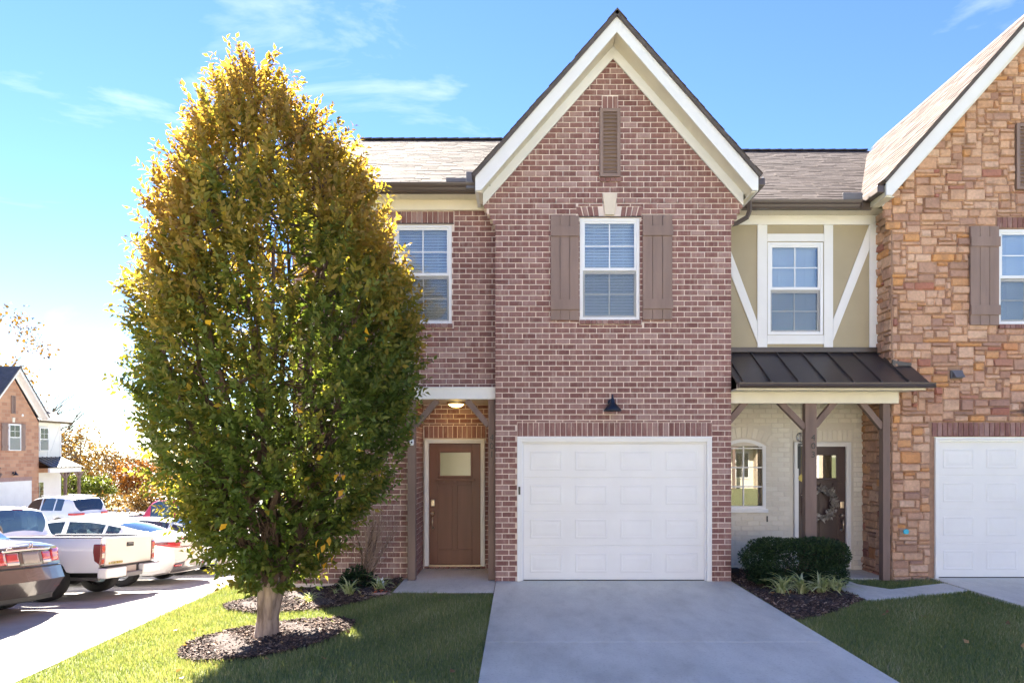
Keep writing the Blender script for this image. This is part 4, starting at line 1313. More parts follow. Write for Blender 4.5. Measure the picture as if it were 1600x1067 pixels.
k1 = lambda p: (p.x > XC + (ZR - p.z) / SL - .3) and (p.x < SXC - (ZR2 - p.z) / 1.13 + .35)
shingles(mr2, (1.5, .27, 5.812), (1, 0, 0), (0, math.cos(a3), math.sin(a3)), 6.5, sl3, k1, lambda p: XC + (ZR - p.z) / SL < p.x < SXC - (ZR2 - p.z) / 1.13)
m = MB()
for i in range(26):
    x = 1.5 + i * .24; m.prism_xz([(x, 8.625), (x + .25, 8.64), (x + .25, 8.665), (x, 8.655)], 4.87, 5.15)
m.build('ridge_cap', 'slab_edge', mr2)
# stone gable roof and trims
gable_trim(HS, SXC, HSF, ZS, SY - .40, 2.3, ZS - .18, ZS - .39, SY - .008, 1.13, SX0 - .16, SX1 + .16)
m = MB(); ang = math.atan(1.13); c_, s_ = math.cos(ang), math.sin(ang)
slen2 = HR2 / c_
slope_slab(m, (SXC - HR2, SY - .44, ZR2 - 1.13 * HR2), (0, 1, 0), (c_, 0, s_), 4.6, slen2, .05)
slope_slab(m, (SXC + HR2, SY - .44, ZR2 - 1.13 * HR2), (0, 1, 0), (-c_, 0, s_), 4.6, slen2, .05)
gr2 = m.build('gable_roof', 'slab_edge', HS)
shingles(gr2, (SXC - HR2, SY - .45, ZR2 - 1.13 * HR2 + .002), (0, 1, 0), (c_, 0, s_), 4.6, slen2, single=lambda p: p.y < 2.6 and p.z < 8.3)
m = MB(); m.prism_xz([(SXC - .14, ZR2 - .14), (SXC, ZR2 + .02), (SXC + .14, ZR2 - .14), (SXC, ZR2 - .01)], SY - .46, 4.6); m.build('ridge_cap', 'shingle', gr2)
xg = SXC - HSF
m = MB(); m.box(xg - .11, xg - .005, SY - .36, .42, 5.79, 5.905); m.build('gutter', 'gutter', HS, bevel=.012)
m = MB(); m.box(xg - .0, xg + .04, SY - .37, .6, 5.72, 5.89); m.build('eave_fascia', 'cream', HS)
m = MB(); m.box(xg + .04, SX0 - .162, SY - .37, .4, 5.715, 5.73); m.build('eave_soffit', 'cream', HS)
m = MB(); m.box(fx(1316, .25), fx(1347, .25), .22, .235, fz(315, .25), fz(302, .25)); m.build('diverter', 'grey_plastic', HS, bevel=.008)
# window, shutters, vent, garage door
window(HS, 7.388, 8.282, 3.903, 5.367, SY + .012, slat=.03, tilt=62)
shutter(HS, fx(1513, SY), fx(1558, SY), fz(509, SY), fz(355, SY), SY - .02)
shutter(HS, 8.30, 8.74, fz(509, SY), fz(355, SY), SY - .02)
louvre_vent(HS, 7.635, 7.935, 5.96, 6.97, SY - .01)
jambs(HS, 6.40, 9.21, 2.163, SY - .012, .06, 'white', .12, name='garage_frame')
m = MB(); m.box(6.461, 9.149, SY + .10, SY + .125, 0, 2.10); m.build('inner_jamb', 'white', HS)
garage_door(HS, 6.464, 9.146, 2.10, SY + .05)
barn_lamp(HS, SXC + .02, SY - .01, 2.60)
m = MB(); xv = fx(1494, SY); zv = fz(585, SY)
m.prism_xz([(xv - .09, zv - .065), (xv + .09, zv - .065), (xv + .09, zv + .065), (xv - .09, zv + .065)], SY - .03, SY + .01)
m.add([(xv - .075, SY - .03, zv + .055), (xv + .075, SY - .03, zv + .055), (xv + .075, SY - .12, zv - .055), (xv - .075, SY - .12, zv - .055), (xv - .075, SY - .03, zv - .055), (xv + .075, SY - .03, zv - .055)],
      [(3, 2, 1, 0), (0, 4, 3), (1, 2, 5), (2, 3, 4, 5)])
m.build('dryer_vent', 'grey_plastic', HS, bevel=.006)
m = MB(); xh, zh = fx(1411, SY), fz(831, SY)
m.tube([(xh, SY, zh), (xh, SY - .07, zh), (xh, SY - .09, zh - .03)], .014, 8); hb = m.build('hose_tap', 'brass', HS, True)
m = MB()
m.lathe([(.0, -.012), (.042, -.01), (.042, .01), (.0, .012)], (xh, SY - .085, zh + .015), 'y', 8); m.build('tap_wheel', 'blue', hb, fix=True)
m = MB(); m.box(3.215, 3.5, .56, .64, .02, .10); m.bar((3.25, .6, .4), (3.25, .6, .05), .07, .06); m.build('drain_elbow', 'plastic', HS, bevel=.01)

# ------------------------------------------------------------------ things on the porches
W = thing('wreath', 'dried grey leaf wreath on the dark door of 403', 'wreath', (fx(1282, 1.06), 1.085, fz(786, 1.06)))
cx, cz = W.location.x, W.location.z
m = MB(); m.tube([(cx + .235 * math.cos(a), 1.085, cz + .235 * math.sin(a)) for a in [i * math.pi / 12 for i in range(25)]], .03, 8); m.build('ring', 'twig', W)
m = MB(); m.add([(0, 0, 0), (.035, -.015, .05), (0, -.02, .13), (-.035, -.015, .05), (0, 0, .05)], [(0, 1, 4), (1, 2, 4), (2, 3, 4), (3, 0, 4)])
lm = m.mesh('leaf', 'wreath')
for i in range(190):
    a = RND.uniform(0, 2 * math.pi); r_ = .235 + RND.uniform(-.04, .04)
    o = mesh_obj('leaf', lm, W, (cx + r_ * math.cos(a), 1.085 - RND.uniform(.01, .06), cz + r_ * math.sin(a)))
    o.rotation_euler = (RND.uniform(-.5, .6), RND.uniform(0, 6.28), RND.uniform(-.6, .6))
    s_ = RND.uniform(.5, .75); o.scale = (s_, s_, s_)
C_ = thing('wind_chime', 'dark wind chime with a cut metal ball hanging left of the 403 post', 'wind chime', (fx(1252, .45), .45, 2.68))
cx = C_.location.x
m = MB(); m.tube([(cx, .45, 2.80), (cx, .45, 2.18)], .003, 5); m.build('cord', 'black', C_)
for k in range(6):
    a = k * math.pi / 6
    m = MB(); m.tube([(cx + .075 * math.cos(t) * math.cos(a), .45 + .075 * math.cos(t) * math.sin(a), 2.17 + .075 * math.sin(t)) for t in [q * math.pi / 8 for q in range(17)]], .006, 5); m.build('ball_rib', 'chrome', C_)
m = MB(); m.lathe([(.0, 2.08), (.05, 2.075), (.05, 2.06), (.0, 2.055)], (cx, .45, 0), 'z', 12); m.build('top_disc', 'black', C_, fix=True)
for k in range(5):
    a = k * 1.257; m = MB(); x_, y_ = cx + .045 * math.cos(a), .45 + .045 * math.sin(a)
    m.tube([(x_, y_, 2.055), (x_, y_, 1.74 - .03 * k)], .009, 7); m.build('chime_tube', 'black', C_)
m = MB(); m.tube([(cx, .45, 2.05), (cx, .45, 1.58)], .0025, 4); m.add([(cx - .05, .45, 1.53), (cx, .445, 1.47), (cx + .05, .45, 1.53), (cx, .455, 1.60)], [(0, 1, 2, 3)]); m.box(cx - .04, cx + .04, .44, .452, 1.49, 1.57); m.build('wind_sail', 'gold', C_)
Sx = fx(643, .1); Sz = fz(691, .1)
T_ = thing('porch_camera', 'small white camera with an orange strap on the left post of the 401 porch', 'camera', (Sx, .10, Sz))
m = MB(); m.lathe([(.0, -.05), (.024, -.048), (.032, -.02), (.032, .03), (.02, .05), (.0, .055)], (Sx + .005, .09, Sz), 'z', 14); m.build('camera_body', 'vinyl', T_, True, fix=True)
m = MB(); m.lathe([(.0, -.036), (.014, -.034), (.016, -.028)], (Sx + .005, .09, Sz), 'y', 12); m.build('lens', 'black', T_, fix=True)
m = MB(); m.bar((Sx - .002, .10, Sz + .05), (Sx - .03, .10, Sz + .20), .018, .006, (0, 1, 0)); m.build('strap', 'leaf_orange', T_)
# ------------------------------------------------------------------ plants
def np_mesh(name, verts, faces, matn, tint=None, nper=3):
    """fast mesh from numpy arrays; faces is (n,k)"""
    me = bpy.data.meshes.new(name)
    nv, nf, k = len(verts), len(faces), faces.shape[1]
    me.vertices.add(nv); me.vertices.foreach_set('co', verts.astype(np.float32).ravel())
    me.loops.add(nf * k); me.loops.foreach_set('vertex_index', faces.astype(np.int32).ravel())
    me.polygons.add(nf)
    me.polygons.foreach_set('loop_start', np.arange(0, nf * k, k, dtype=np.int32))
    me.polygons.foreach_set('loop_total', np.full(nf, k, dtype=np.int32))
    me.materials.append(M[matn])
    me.update(calc_edges=True)
    if tint is not None:
        at = me.attributes.new('tint', 'FLOAT', 'FACE')
        at.data.foreach_set('value', tint.astype(np.float32))
    return me
def leaves_mesh(name, pos, direc, length, width, tint, matn, off=(0, 0, 0), fold=.25, droop=.12, up=None):
    """pos (n,3), direc (n,3): each leaf two folded quads along its midrib"""
    n = len(pos)
    d = direc / np.linalg.norm(direc, axis=1, keepdims=True)
    r = NPR.normal(size=(n, 3)) * .6 + (np.array([0, 0, 1.0]) if up is None else up)
    s = np.cross(d, r); s /= np.linalg.norm(s, axis=1, keepdims=True) + 1e-9
    nn = np.cross(s, d)
    Lh, Wd = length[:, None], width[:, None]
    p0 = pos
    p1 = pos + d * Lh * .5 + nn * Lh * droop * .4
    p2 = pos + d * Lh - nn * Lh * droop
    a = pos + d * Lh * .42 + s * Wd * .5 + nn * Wd * fold
    b = pos + d * Lh * .42 - s * Wd * .5 + nn * Wd * fold
    V = np.stack([p0, a, p2, p1, b], 1).reshape(-1, 3) - np.array(off)
    base = (np.arange(n) * 5)[:, None]
    F = np.concatenate([base + np.array([0, 3, 2, 1])[None], base + np.array([0, 4, 2, 3])[None]], 1).reshape(-1, 4)
    return np_mesh(name, V, F, matn, np.repeat(tint, 2))
def grow(mb, p, d, length, r, depth, nodes, rnd, spread=.5, up=.25, kids=3, seg=5, min_r=.004):
    """a limb and its children; collects points along the limbs"""
    pts = [Vector(p)]; d = Vector(d).normalized()
    n = 4
    for i in range(n):
        d = (d + Vector((rnd.gauss(0, .10), rnd.gauss(0, .10), rnd.gauss(0, .06) + up * .12))).normalized()
        pts.append(pts[-1] + d * (length / n))
    rr = [max(min_r, r * (1 - .6 * i / n)) for i in range(n + 1)]
    mb.tube(pts, rr, seg, cap=False)
    for i in range(1, n + 1): nodes.append((pts[i], d.copy(), rr[i]))
    if depth > 0:
        for k in range(kids):
            i = rnd.randint(1, n)
            dd = (d + Vector((rnd.gauss(0, spread), rnd.gauss(0, spread), rnd.gauss(0, spread * .6) + up * .5))).normalized()
            grow(mb, pts[i], dd, length * rnd.uniform(.55, .8), rr[i] * .7, depth - 1, nodes, rnd, spread, up, kids, max(4, seg - 1), min_r)

# --- the hornbeam
TX, TY = -2.84, -2.57; TZ = gz(TX, TY)
CXO = .08
def axis(z): return np.interp(z, [.4, 2.3, 3.5, 4.8, 5.5, 6.2, 6.7], [0, .21, .20, .09, 0, -.13, -.22])
HT = thing('hornbeam_tree', 'dense egg shaped tree turning green to gold on the front lawn', 'tree', (TX, TY, TZ))
PROF = [(.50, .12), (.62, .35), (.85, .62), (1.15, .86), (1.5, 1.13), (1.9, 1.36), (2.3, 1.50), (2.8, 1.62), (3.3, 1.70), (3.75, 1.68), (4.2, 1.58), (4.7, 1.36), (5.15, 1.14), (5.6, .84), (6.0, .50), (6.3, .24), (6.58, .03)]
pz = np.array([p[0] for p in PROF]); pr = np.array([p[1] for p in PROF])
def crown_r(z, a=0):
    r = np.interp(z, pz, pr) * .84
    return r * (1 + .05 * np.sin(3 * a + 1.3 * z) + .045 * np.sin(5 * a - 2.1 * z) + .04 * np.sin(9 * a + 4 * z))
mb = MB()
rt = random.Random(4)
ZB = TZ + .62
mb.tube([(TX - .0, TY, TZ - .1), (TX + .005, TY, TZ + .03), (TX + .02, TY, TZ + .25), (TX + .05, TY, TZ + .45), (TX + .075, TY, TZ + .60), (TX + .09, TY, TZ + .78)], [.175, .14, .118, .122, .135, .10], 14)
for k in range(5):
    a = k * 1.256 + .3
    mb.tube([(TX + .06 * math.cos(a), TY + .06 * math.sin(a), TZ + .10), (TX + .03 + .085 * math.cos(a), TY + .085 * math.sin(a), TZ + .42), (TX + .07 + .13 * math.cos(a), TY + .13 * math.sin(a), TZ + .72)], [.05, .055, .045], 8)
tr_ = mb.build('trunk', 'bark', HT, True)
mb = MB(); nodes = []
for k in range(15):
    a = k * 2.399; tilt = .12 + .42 * math.sqrt(k / 15)
    d0 = Vector((math.cos(a) * tilt, math.sin(a) * tilt, 1)).normalized()
    top = 6.0 - 2.6 * (k / 15) ** 1.2
    p = Vector((TX + .08 + .06 * math.cos(a), TY + .06 * math.sin(a), TZ + .55)); pts = [p]
    n = 12; seg_len = (top - .6) / n
    for i in range(n):
        q = pts[-1] + Vector((d0.x * seg_len * (1 - i / n * .5), d0.y * seg_len * (1 - i / n * .5), seg_len)) + Vector((rt.gauss(0, .03), rt.gauss(0, .03), 0))
        rmax = .70 * float(np.interp(q.z - TZ + .2, pz, pr)) + .02
        ax_ = float(axis(q.z - TZ)); rv = Vector((q.x - TX - ax_, q.y - TY)); 
        if rv.length > rmax: rv *= rmax / rv.length; q.x, q.y = TX + ax_ + rv.x, TY + rv.y
        pts.append(q)
    rr = [.045 * (1 - .85 * i / n) + .005 for i in range(n + 1)]
    mb.tube(pts, rr, 6, cap=False)
    for i in range(1, n + 1):
        for j in range(4):
            aa = rt.uniform(0, 6.283)
            z = pts[i].z - TZ
            R_ = float(np.interp(z + .5, pz, pr))
            tgt = Vector((TX + CXO + R_ * .72 * math.cos(aa), TY + R_ * .72 * math.sin(aa), TZ + z + rt.uniform(.3, .9)))
            dv = tgt - pts[i]
            if dv.length < .15 or dv.length > 1.6 or z > 5.2: continue
            mid = pts[i] + dv * .5 + Vector((0, 0, -.06))
            mb.tube([pts[i], mid, tgt], [.014, .009, .004], 4, cap=False)
mb.build('limbs', 'twig', HT, kind='stuff')
# shoots covered with leaves
NS = 4600
zz = NPR.uniform(.55, 6.42, NS * 3)
keepz = NPR.uniform(0, 1, NS * 3) < (np.interp(zz, pz, pr) / 1.7) ** 1.15 + .03
zz = zz[keepz][:NS]
aa = NPR.uniform(0, 2 * np.pi, len(zz))
q = 1 - .5 * NPR.uniform(0, 1, len(zz)) ** 2.6
holes_n = np.sin(aa * 4 + zz * 2.3) + np.sin(aa * 7 - zz * 3.1) + np.sin(zz * 5.3 + aa * 2)
ok = (holes_n > -1.35) | (NPR.uniform(0, 1, len(zz)) < .25)
zz, aa, q = zz[ok], aa[ok], q[ok]
ra = crown_r(zz, aa) * q
sp = np.stack([TX + axis(zz) + ra * np.cos(aa), TY + ra * np.sin(aa), TZ + zz], 1)
upw = np.interp(zz, [.5, 1.5, 3.5, 6.5], [-.05, .30, .85, 1.7])
sd = np.stack([np.cos(aa), np.sin(aa), upw], 1) + NPR.normal(size=(len(zz), 3)) * .30
sd /= np.linalg.norm(sd, axis=1, keepdims=True)
slen_ = NPR.uniform(.22, .48, len(zz)) * np.interp(zz, [.5, 5, 6.6], [.9, 1, 1.0])
LP = 15
shoot_t = NPR.normal(0, .13, len(zz)) + .12 * np.sin(aa * 5 + zz * 3.7) * np.sin(zz * 2.9 - aa * 2)
P, D, LN, T_in = [], [], [], []
side = np.cross(sd, NPR.normal(size=sd.shape)); side /= np.linalg.norm(side, axis=1, keepdims=True)
for i in range(LP):
    f = (i + .5) / LP
    sgn = 1 if i % 2 else -1
    ang2 = NPR.normal(0, .35, len(zz))
    sd2 = side * np.cos(ang2)[:, None] + np.cross(sd, side) * np.sin(ang2)[:, None]
    P.append(sp + sd * (slen_ * f - .12)[:, None]); D.append(sd * .85 + sd2 * sgn * .9 + NPR.normal(size=sd.shape) * .2)
    LN.append(NPR.uniform(.080, .122, len(zz)) * (1 - .25 * f))
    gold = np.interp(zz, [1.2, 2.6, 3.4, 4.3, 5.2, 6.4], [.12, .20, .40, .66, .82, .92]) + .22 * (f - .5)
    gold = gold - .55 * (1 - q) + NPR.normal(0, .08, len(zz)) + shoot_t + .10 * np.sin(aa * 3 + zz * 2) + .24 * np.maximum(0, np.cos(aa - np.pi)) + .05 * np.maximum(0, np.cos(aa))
    T_in.append(np.clip(gold, 0.02, 1))
P = np.concatenate(P); D = np.concatenate(D); LN = np.concatenate(LN); T_in = np.concatenate(T_in)
# the nearest leaves to the street are objects of their own
vis = np.where((np.abs(P[:, 0] - TX) < 1.5) & (P[:, 1] < TY - 1.0) & (P[:, 2] < 4.6))[0]
pick = NPR.choice(vis, 285, replace=False)
rest = np.setdiff1d(np.arange(len(P)), pick)
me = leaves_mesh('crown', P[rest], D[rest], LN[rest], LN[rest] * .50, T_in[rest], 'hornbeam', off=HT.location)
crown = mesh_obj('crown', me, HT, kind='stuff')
lm_ = []
for k in range(4):
    one = leaves_mesh('leaf', np.zeros((1, 3)), np.array([[0, 0, 1.0]]), np.array([.085 + .006 * k]), np.array([.045 + .002 * k]), np.array([.5]), 'leaf_piece', up=np.array([0, 1.0, 0]))
    lm_.append(one)
lmo = leaves_mesh('leaf', np.zeros((1, 3)), np.array([[0, 0, 1.0]]), np.array([.10]), np.array([.06]), np.array([.5]), 'leaf_orange', up=np.array([0, 1.0, 0]))
for i in pick:
    d = Vector(D[i]).normalized()
    o = mesh_obj('leaf', lm_[RND.randrange(4)], crown, P[i])
    o.rotation_euler = d.to_track_quat('Z', 'Y').to_euler()
    o.rotation_euler.rotate_axis('Z', RND.uniform(-1.2, 1.2))
for (px, py) in ((572, 510), (575, 528), (463, 636), (505, 713), (530, 740), (537, 765), (515, 838), (508, 850), (522, 868), (510, 878), (516, 855), (498, 842), (355, 818), (540, 742), (330, 500), (500, 862)):
    zt = fz(py, TY - 1.1) - TZ; R_ = float(np.interp(zt, pz, pr)); xw = fx(px, TY - R_ * .8)
    dx = max(-R_ * .95, min(R_ * .95, xw - TX - CXO)); yv = TY - math.sqrt(max(.01, R_ ** 2 - dx ** 2)) - .10
    o = mesh_obj('leaf', lmo, crown, (fx(px, yv), yv, fz(py, yv)))
    o.rotation_euler = (RND.uniform(1.8, 3.2), RND.uniform(-.6, .6), RND.uniform(-1, 1))

# --- lawns
def lawn(n, region, excl, name, hmin=.028, hmax=.068):
    x0, x1, y0, y1 = region
    k = int(n)
    x = NPR.uniform(x0, x1, k); y = NPR.uniform(y0, y1, k)
    ok = np.ones(k, bool)
    for i in range(k):
        for pl in excl:
            if inpoly(x[i], y[i], pl): ok[i] = False; break
    x, y = x[ok], y[ok]; k = len(x)
    z = np.array([gz(a, b) for a, b in zip(x, y)])
    patch = .5 + .25 * np.sin(x * 2.1 + y * 1.3) + .25 * np.sin(x * 5.3 - y * 3.7)
    h = NPR.uniform(hmin, hmax, k) * (.75 + .5 * patch)
    a = NPR.uniform(0, 2 * np.pi, k); lean = NPR.uniform(.1, .8, k) * h
    w = NPR.uniform(.0018, .0036, k)
    dx, dy = np.cos(a), np.sin(a)
    base = np.stack([x, y, z - .004], 1)
    sx_, sy_ = -dy * w, dx * w
    S = np.stack([sx_, sy_, np.zeros(k)], 1)
    b2 = NPR.uniform(0, 2 * np.pi, k)
    mid = base + np.stack([dx * lean * .35, dy * lean * .35, h * .6], 1)
    tip = base + np.stack([dx * lean + np.cos(b2) * .004, dy * lean + np.sin(b2) * .004, h], 1)
    V = np.stack([base - S, base + S, mid + S * .8, mid - S * .8, tip], 1).reshape(-1, 3)
    bi = (np.arange(k) * 5)[:, None]
    F = np.concatenate([bi + np.array([0, 1, 2])[None], bi + np.array([0, 2, 3])[None], bi + np.array([3, 2, 4])[None]], 1).reshape(-1, 3)
    t = np.clip(NPR.beta(1.5, 2.1, k) + .35 * (patch - .5), 0, 1)
    me = np_mesh(name, V, F, 'grass', np.repeat(t, 3))
    return tag(mesh_obj(name, me), kind='stuff')
PORCH = [(-1.78, -.79), (-.3, -.79), (-.3, 1.3), (-1.78, 1.3)]
def shrink(p, f=.965):
    cx, cy = sum(q[0] for q in p) / len(p), sum(q[1] for q in p) / len(p)
    return [(cx + (q[0] - cx) * f, cy + (q[1] - cy) * f) for q in p]
lawn(150000, (-4.98, -.345, -5.6, 1.0), [shrink(MULCH_L), shrink(MULCH_T), PORCH, [(-3.5, .3), (-.3, .3), (-.3, 2), (-3.5, 2)]], 'lawn')
lawn(60000, (-4.98, -3.6, 1.0, 9), [], 'lawn')
lawn(95000, (3.205, 6.36, -5.0, .24), [shrink(MULCH_R), WALK], 'lawn')
# --- bark chips
def chips(n, polys, name='bark_chips'):
    mb = MB(); rc = random.Random(9)
    for poly, cnt in polys:
        xa, xb = min(p[0] for p in poly), max(p[0] for p in poly); ya, yb = min(p[1] for p in poly), max(p[1] for p in poly)
        c = 0
        while c < cnt:
            x, y = rc.uniform(xa, xb), rc.uniform(ya, yb)
            if not inpoly(x, y, poly): continue
            c += 1
            l, w, t = rc.uniform(.02, .065), rc.uniform(.008, .02), rc.uniform(.003, .009)
            T = Matrix.Translation((x, y, gz(x, y) + rc.uniform(.03, .055))) @ Matrix.Rotation(rc.uniform(0, 6.3), 4, 'Z') @ Matrix.Rotation(rc.gauss(0, .35), 4, 'X') @ Matrix.Rotation(rc.gauss(0, .3), 4, 'Y')
            k = rc.uniform(.5, 1)
            vs = [T @ Vector(p) for p in ((-l / 2, -w / 2, 0), (l / 2, -w / 2 * k, 0), (l / 2 * k, w / 2, 0), (-l / 2, w / 2, 0), (-l / 2, -w / 2, t), (l / 2, -w / 2 * k, t), (l / 2 * k, w / 2, t), (-l / 2, w / 2, t))]
            mb.add(vs, [(4, 5, 6, 7), (0, 1, 5, 4), (1, 2, 6, 5), (2, 3, 7, 6), (3, 0, 4, 7)])
    return tag(mb.build(name, 'chip'), kind='stuff')
chips(0, [(MULCH_T, 5200), (MULCH_L, 6500), (MULCH_R, 5600)])

# --- striped grass clumps
bl = []
for k in range(5):
    m = MB(); l = .22 + .03 * k; w = .007; vs = []
    for i in range(6):
        t = i / 5; x = l * (.75 * t ** 1.1); z = l * (1.15 * t - .95 * t * t) * (1.1 - .1 * k)
        ww = w * (1 - t ** 3) + .0008
        vs += [(x, -ww, z + .002), (x, 0, z), (x, ww, z + .002)]
    fs = []
    for i in range(5):
        a = i * 3; fs += [(a, a + 3, a + 4, a + 1), (a + 1, a + 4, a + 5, a + 2)]
    m.add(vs, fs); bl.append(m.mesh('leaf', 'liriope'))
def clump(x, y, n, s, label, group=None, lean=0):
    z = gz(x, y) + .03
    t = thing('striped_grass_plant', label, 'plant', (x, y, z), 0, group)
    for i in range(n):
        o = mesh_obj('leaf', RND.choice(bl), t, (x + RND.gauss(0, .022), y + RND.gauss(0, .022), z))
        o.rotation_euler = (RND.gauss(0, .15), RND.uniform(-.75, .1), RND.uniform(0, 6.283)); q_ = s * RND.uniform(.75, 1.2); o.scale = (q_, q_, q_)
G1 = 'striped grass clumps along the bed by the brick wall'
G2 = 'striped grass clumps in front of the clipped bush'
clump(-2.88, -.86, 26, .9, 'striped grass clump just right of the tree trunk', G1)
clump(-2.63, -.45, 14, .6, 'small striped grass tuft behind the clump by the trunk', G1)
clump(-2.62 + .22, -.62, 34, 1.15, 'striped grass clump at the foot of the bare shrub', G1)
clump(-1.98, -.5, 34, 1.1, 'striped grass clump beside the porch slab with a white ornament in it', G1)
for i, (x, y, s, lb) in enumerate(((3.60, -.92, 1.1, 'striped grass clump at the left end of the row, nearest the driveway'), (3.90, -.88, 1.05, 'second striped grass clump from the driveway'), (4.18, -.84, 1.05, 'third striped grass clump from the driveway, right of the middle'), (4.42, -.76, .95, 'striped grass clump at the right end of the row, nearest the front walk'))):
    clump(x, y, 60, s * 1.35, lb, G2)

# --- clipped bush
BX, BY = 4.02, -.33
BB = thing('boxwood_bush', 'dark green clipped bush in front of the 403 porch', 'bush', (BX, BY, -.03))
n = 26000
u = NPR.uniform(-1, 1, (n, 3)); u /= np.maximum(np.abs(u).max(1, keepdims=True) * .55 + .45 * np.linalg.norm(u, axis=1, keepdims=True), 1e-6)
sh_ = (1 - .5 * NPR.uniform(0, 1, n) ** 2)[:, None]
lump = (1 + .05 * np.sin(u[:, 0] * 6 + u[:, 2] * 5) + .05 * np.sin(u[:, 1] * 7 + u[:, 0] * 9))[:, None]
pos = u * sh_ * lump * np.array([.74, .36, .34]) + np.array([BX, BY, .34])
pos = pos[pos[:, 2] > .03]; uu = pos - np.array([BX, BY, .30])
n = len(pos)
ln = NPR.uniform(.022, .04, n)
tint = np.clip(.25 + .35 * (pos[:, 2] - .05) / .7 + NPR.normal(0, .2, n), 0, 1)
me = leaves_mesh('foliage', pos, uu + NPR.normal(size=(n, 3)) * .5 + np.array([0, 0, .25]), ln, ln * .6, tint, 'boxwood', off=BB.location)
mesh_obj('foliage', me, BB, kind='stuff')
mb = MB(); nd = []
for k in range(14):
    a = RND.uniform(0, 6.28); grow(mb, (BX + RND.uniform(-.3, .3), BY + RND.uniform(-.12, .12), -.03), (math.cos(a) * .6, math.sin(a) * .4, 1), .38, .012, 1, nd, RND, .6, .2, 4, 5, .003)
mb.build('stems', 'twig', BB, kind='stuff')
# --- bare shrub by the brick wall, with an evergreen at its foot
SBX, SBY = -2.32, -.02
BS = thing('bare_shrub', 'leafless twiggy shrub leaning against the brick wall beside the porch', 'shrub', (SBX, SBY, gz(SBX, SBY) + .02))
mb = MB(); nd = []
for k in range(9):
    grow(mb, (SBX + RND.uniform(-.09, .09), SBY + RND.uniform(-.06, .06), gz(SBX, SBY)), (RND.uniform(-.1, .42), RND.uniform(-.08, .08), 1), RND.uniform(.6, .95), .022, 0, nd, RND, .4, .3, 3, 6)
mb.build('stems', 'twig', BS)
mb = MB()
for (p, d, r) in list(nd):
    for k in range(4):
        grow(mb, p, (d + Vector((RND.gauss(.12, .35), RND.gauss(0, .18), RND.gauss(.1, .3)))), RND.uniform(.25, .5), .006, 1, [], RND, .4, .3, 2, 4, .0022)
mb.build('twigs', 'grey_twig', BS, kind='stuff')
EV = thing('evergreen_shrub', 'low dark evergreen at the foot of the bare shrub', 'shrub', (-2.42, -.05, gz(-2.4, -.05)))
n = 900
v = NPR.normal(size=(n, 3)); v /= np.linalg.norm(v, axis=1, keepdims=True); v[:, 2] = np.abs(v[:, 2])
pos = v * NPR.uniform(.5, 1, (n, 1)) * np.array([.30, .22, .34]) + np.array([-2.40, -.08, gz(-2.4, -.05)])
ln = NPR.uniform(.05, .085, n)
me = leaves_mesh('foliage', pos, v + NPR.normal(size=(n, 3)) * .4, ln, ln * .55, np.clip(NPR.normal(.2, .2, n), 0, 1), 'boxwood', off=EV.location)
mesh_obj('foliage', me, EV, kind='stuff')
mb = MB()
for k in range(5): mb.tube([(-2.40, -.08, gz(-2.4, 0)), (-2.40 + RND.uniform(-.12, .12), -.08 + RND.uniform(-.1, .1), gz(-2.4, 0) + .25)], [.01, .005], 5)
mb.build('stems', 'twig', EV)
# small things in the beds
ox, oy = -1.99, -.42; oz = gz(ox, oy) + .12
O_ = thing('garden_ornament', 'small white ornament with pointed ears among the grass blades by the porch', 'ornament', (ox, oy, oz))
m = MB(); m.lathe([(.0, -.06), (.035, -.055), (.052, -.02), (.055, .02), (.042, .05), (.0, .062)], (ox, oy, oz), 'z', 14); m.build('head', 'white', O_, True, fix=True)
for s in (-1, 1):
    m = MB(); m.add([(ox + s * .045, oy - .01, oz + .03), (ox + s * .012, oy - .01, oz + .05), (ox + s * .036, oy, oz + .095), (ox + s * .03, oy + .02, oz + .04)], [(0, 1, 2), (1, 3, 2), (3, 0, 2), (0, 3, 1)]); m.build('ear', 'white', O_, fix=True)
m = MB(); m.tube([(ox, oy, oz - .05), (ox, oy, oz - .14)], .006, 6); m.build('stake', 'black', O_)
def rock(x, y, r, h, matn, label, rz=0, cat='stone', name='stone'):
    m = MB(); z = gz(x, y) + .015
    rr_ = random.Random(int(abs(x * 1000) + abs(y * 333)))
    ring = [[(x + r * k_ * math.cos(a + rz) * (1 + .15 * math.sin(3 * a)), y + r * .55 * k_ * math.sin(a + rz) * (1 + .1 * math.cos(2 * a)), z + hh + rr_.uniform(-.005, .005)) for a in [i * math.pi / 5 for i in range(10)]] for k_, hh in ((1, 0), (1.03, h * .5), (.8, h), (.3, h * 1.1))]
    vs = [p for q in ring for p in q]
    fs = [(a * 10 + i, a * 10 + (i + 1) % 10, (a + 1) * 10 + (i + 1) % 10, (a + 1) * 10 + i) for a in range(3) for i in range(10)] + [tuple(30 + i for i in range(10))]
    m.add(vs, fs); tag(m.build(name, matn, bevel=.004), label, cat)
rock(-1.93, .05, .15, .03, 'pink_stone', 'flat tan stone lying against the brick wall by the porch')
rock(-1.86, -.90, .13, .045, 'pink_stone', 'pinkish stone at the corner of the porch slab', .5)
rock(-2.02, -.98, .07, .03, 'concrete_side', 'small brown stone left of the pinkish stone')
lf = []
for mm in ('red_leaf', 'tan_leaf'):
    m = MB(); m.add([(-.04, 0, .012), (0, -.022, 0), (.045, 0, .014), (0, .026, .004), (0, 0, -.002)], [(0, 1, 4), (1, 2, 4), (2, 3, 4), (3, 0, 4)]); lf.append(m.mesh('fallen_leaf', mm))
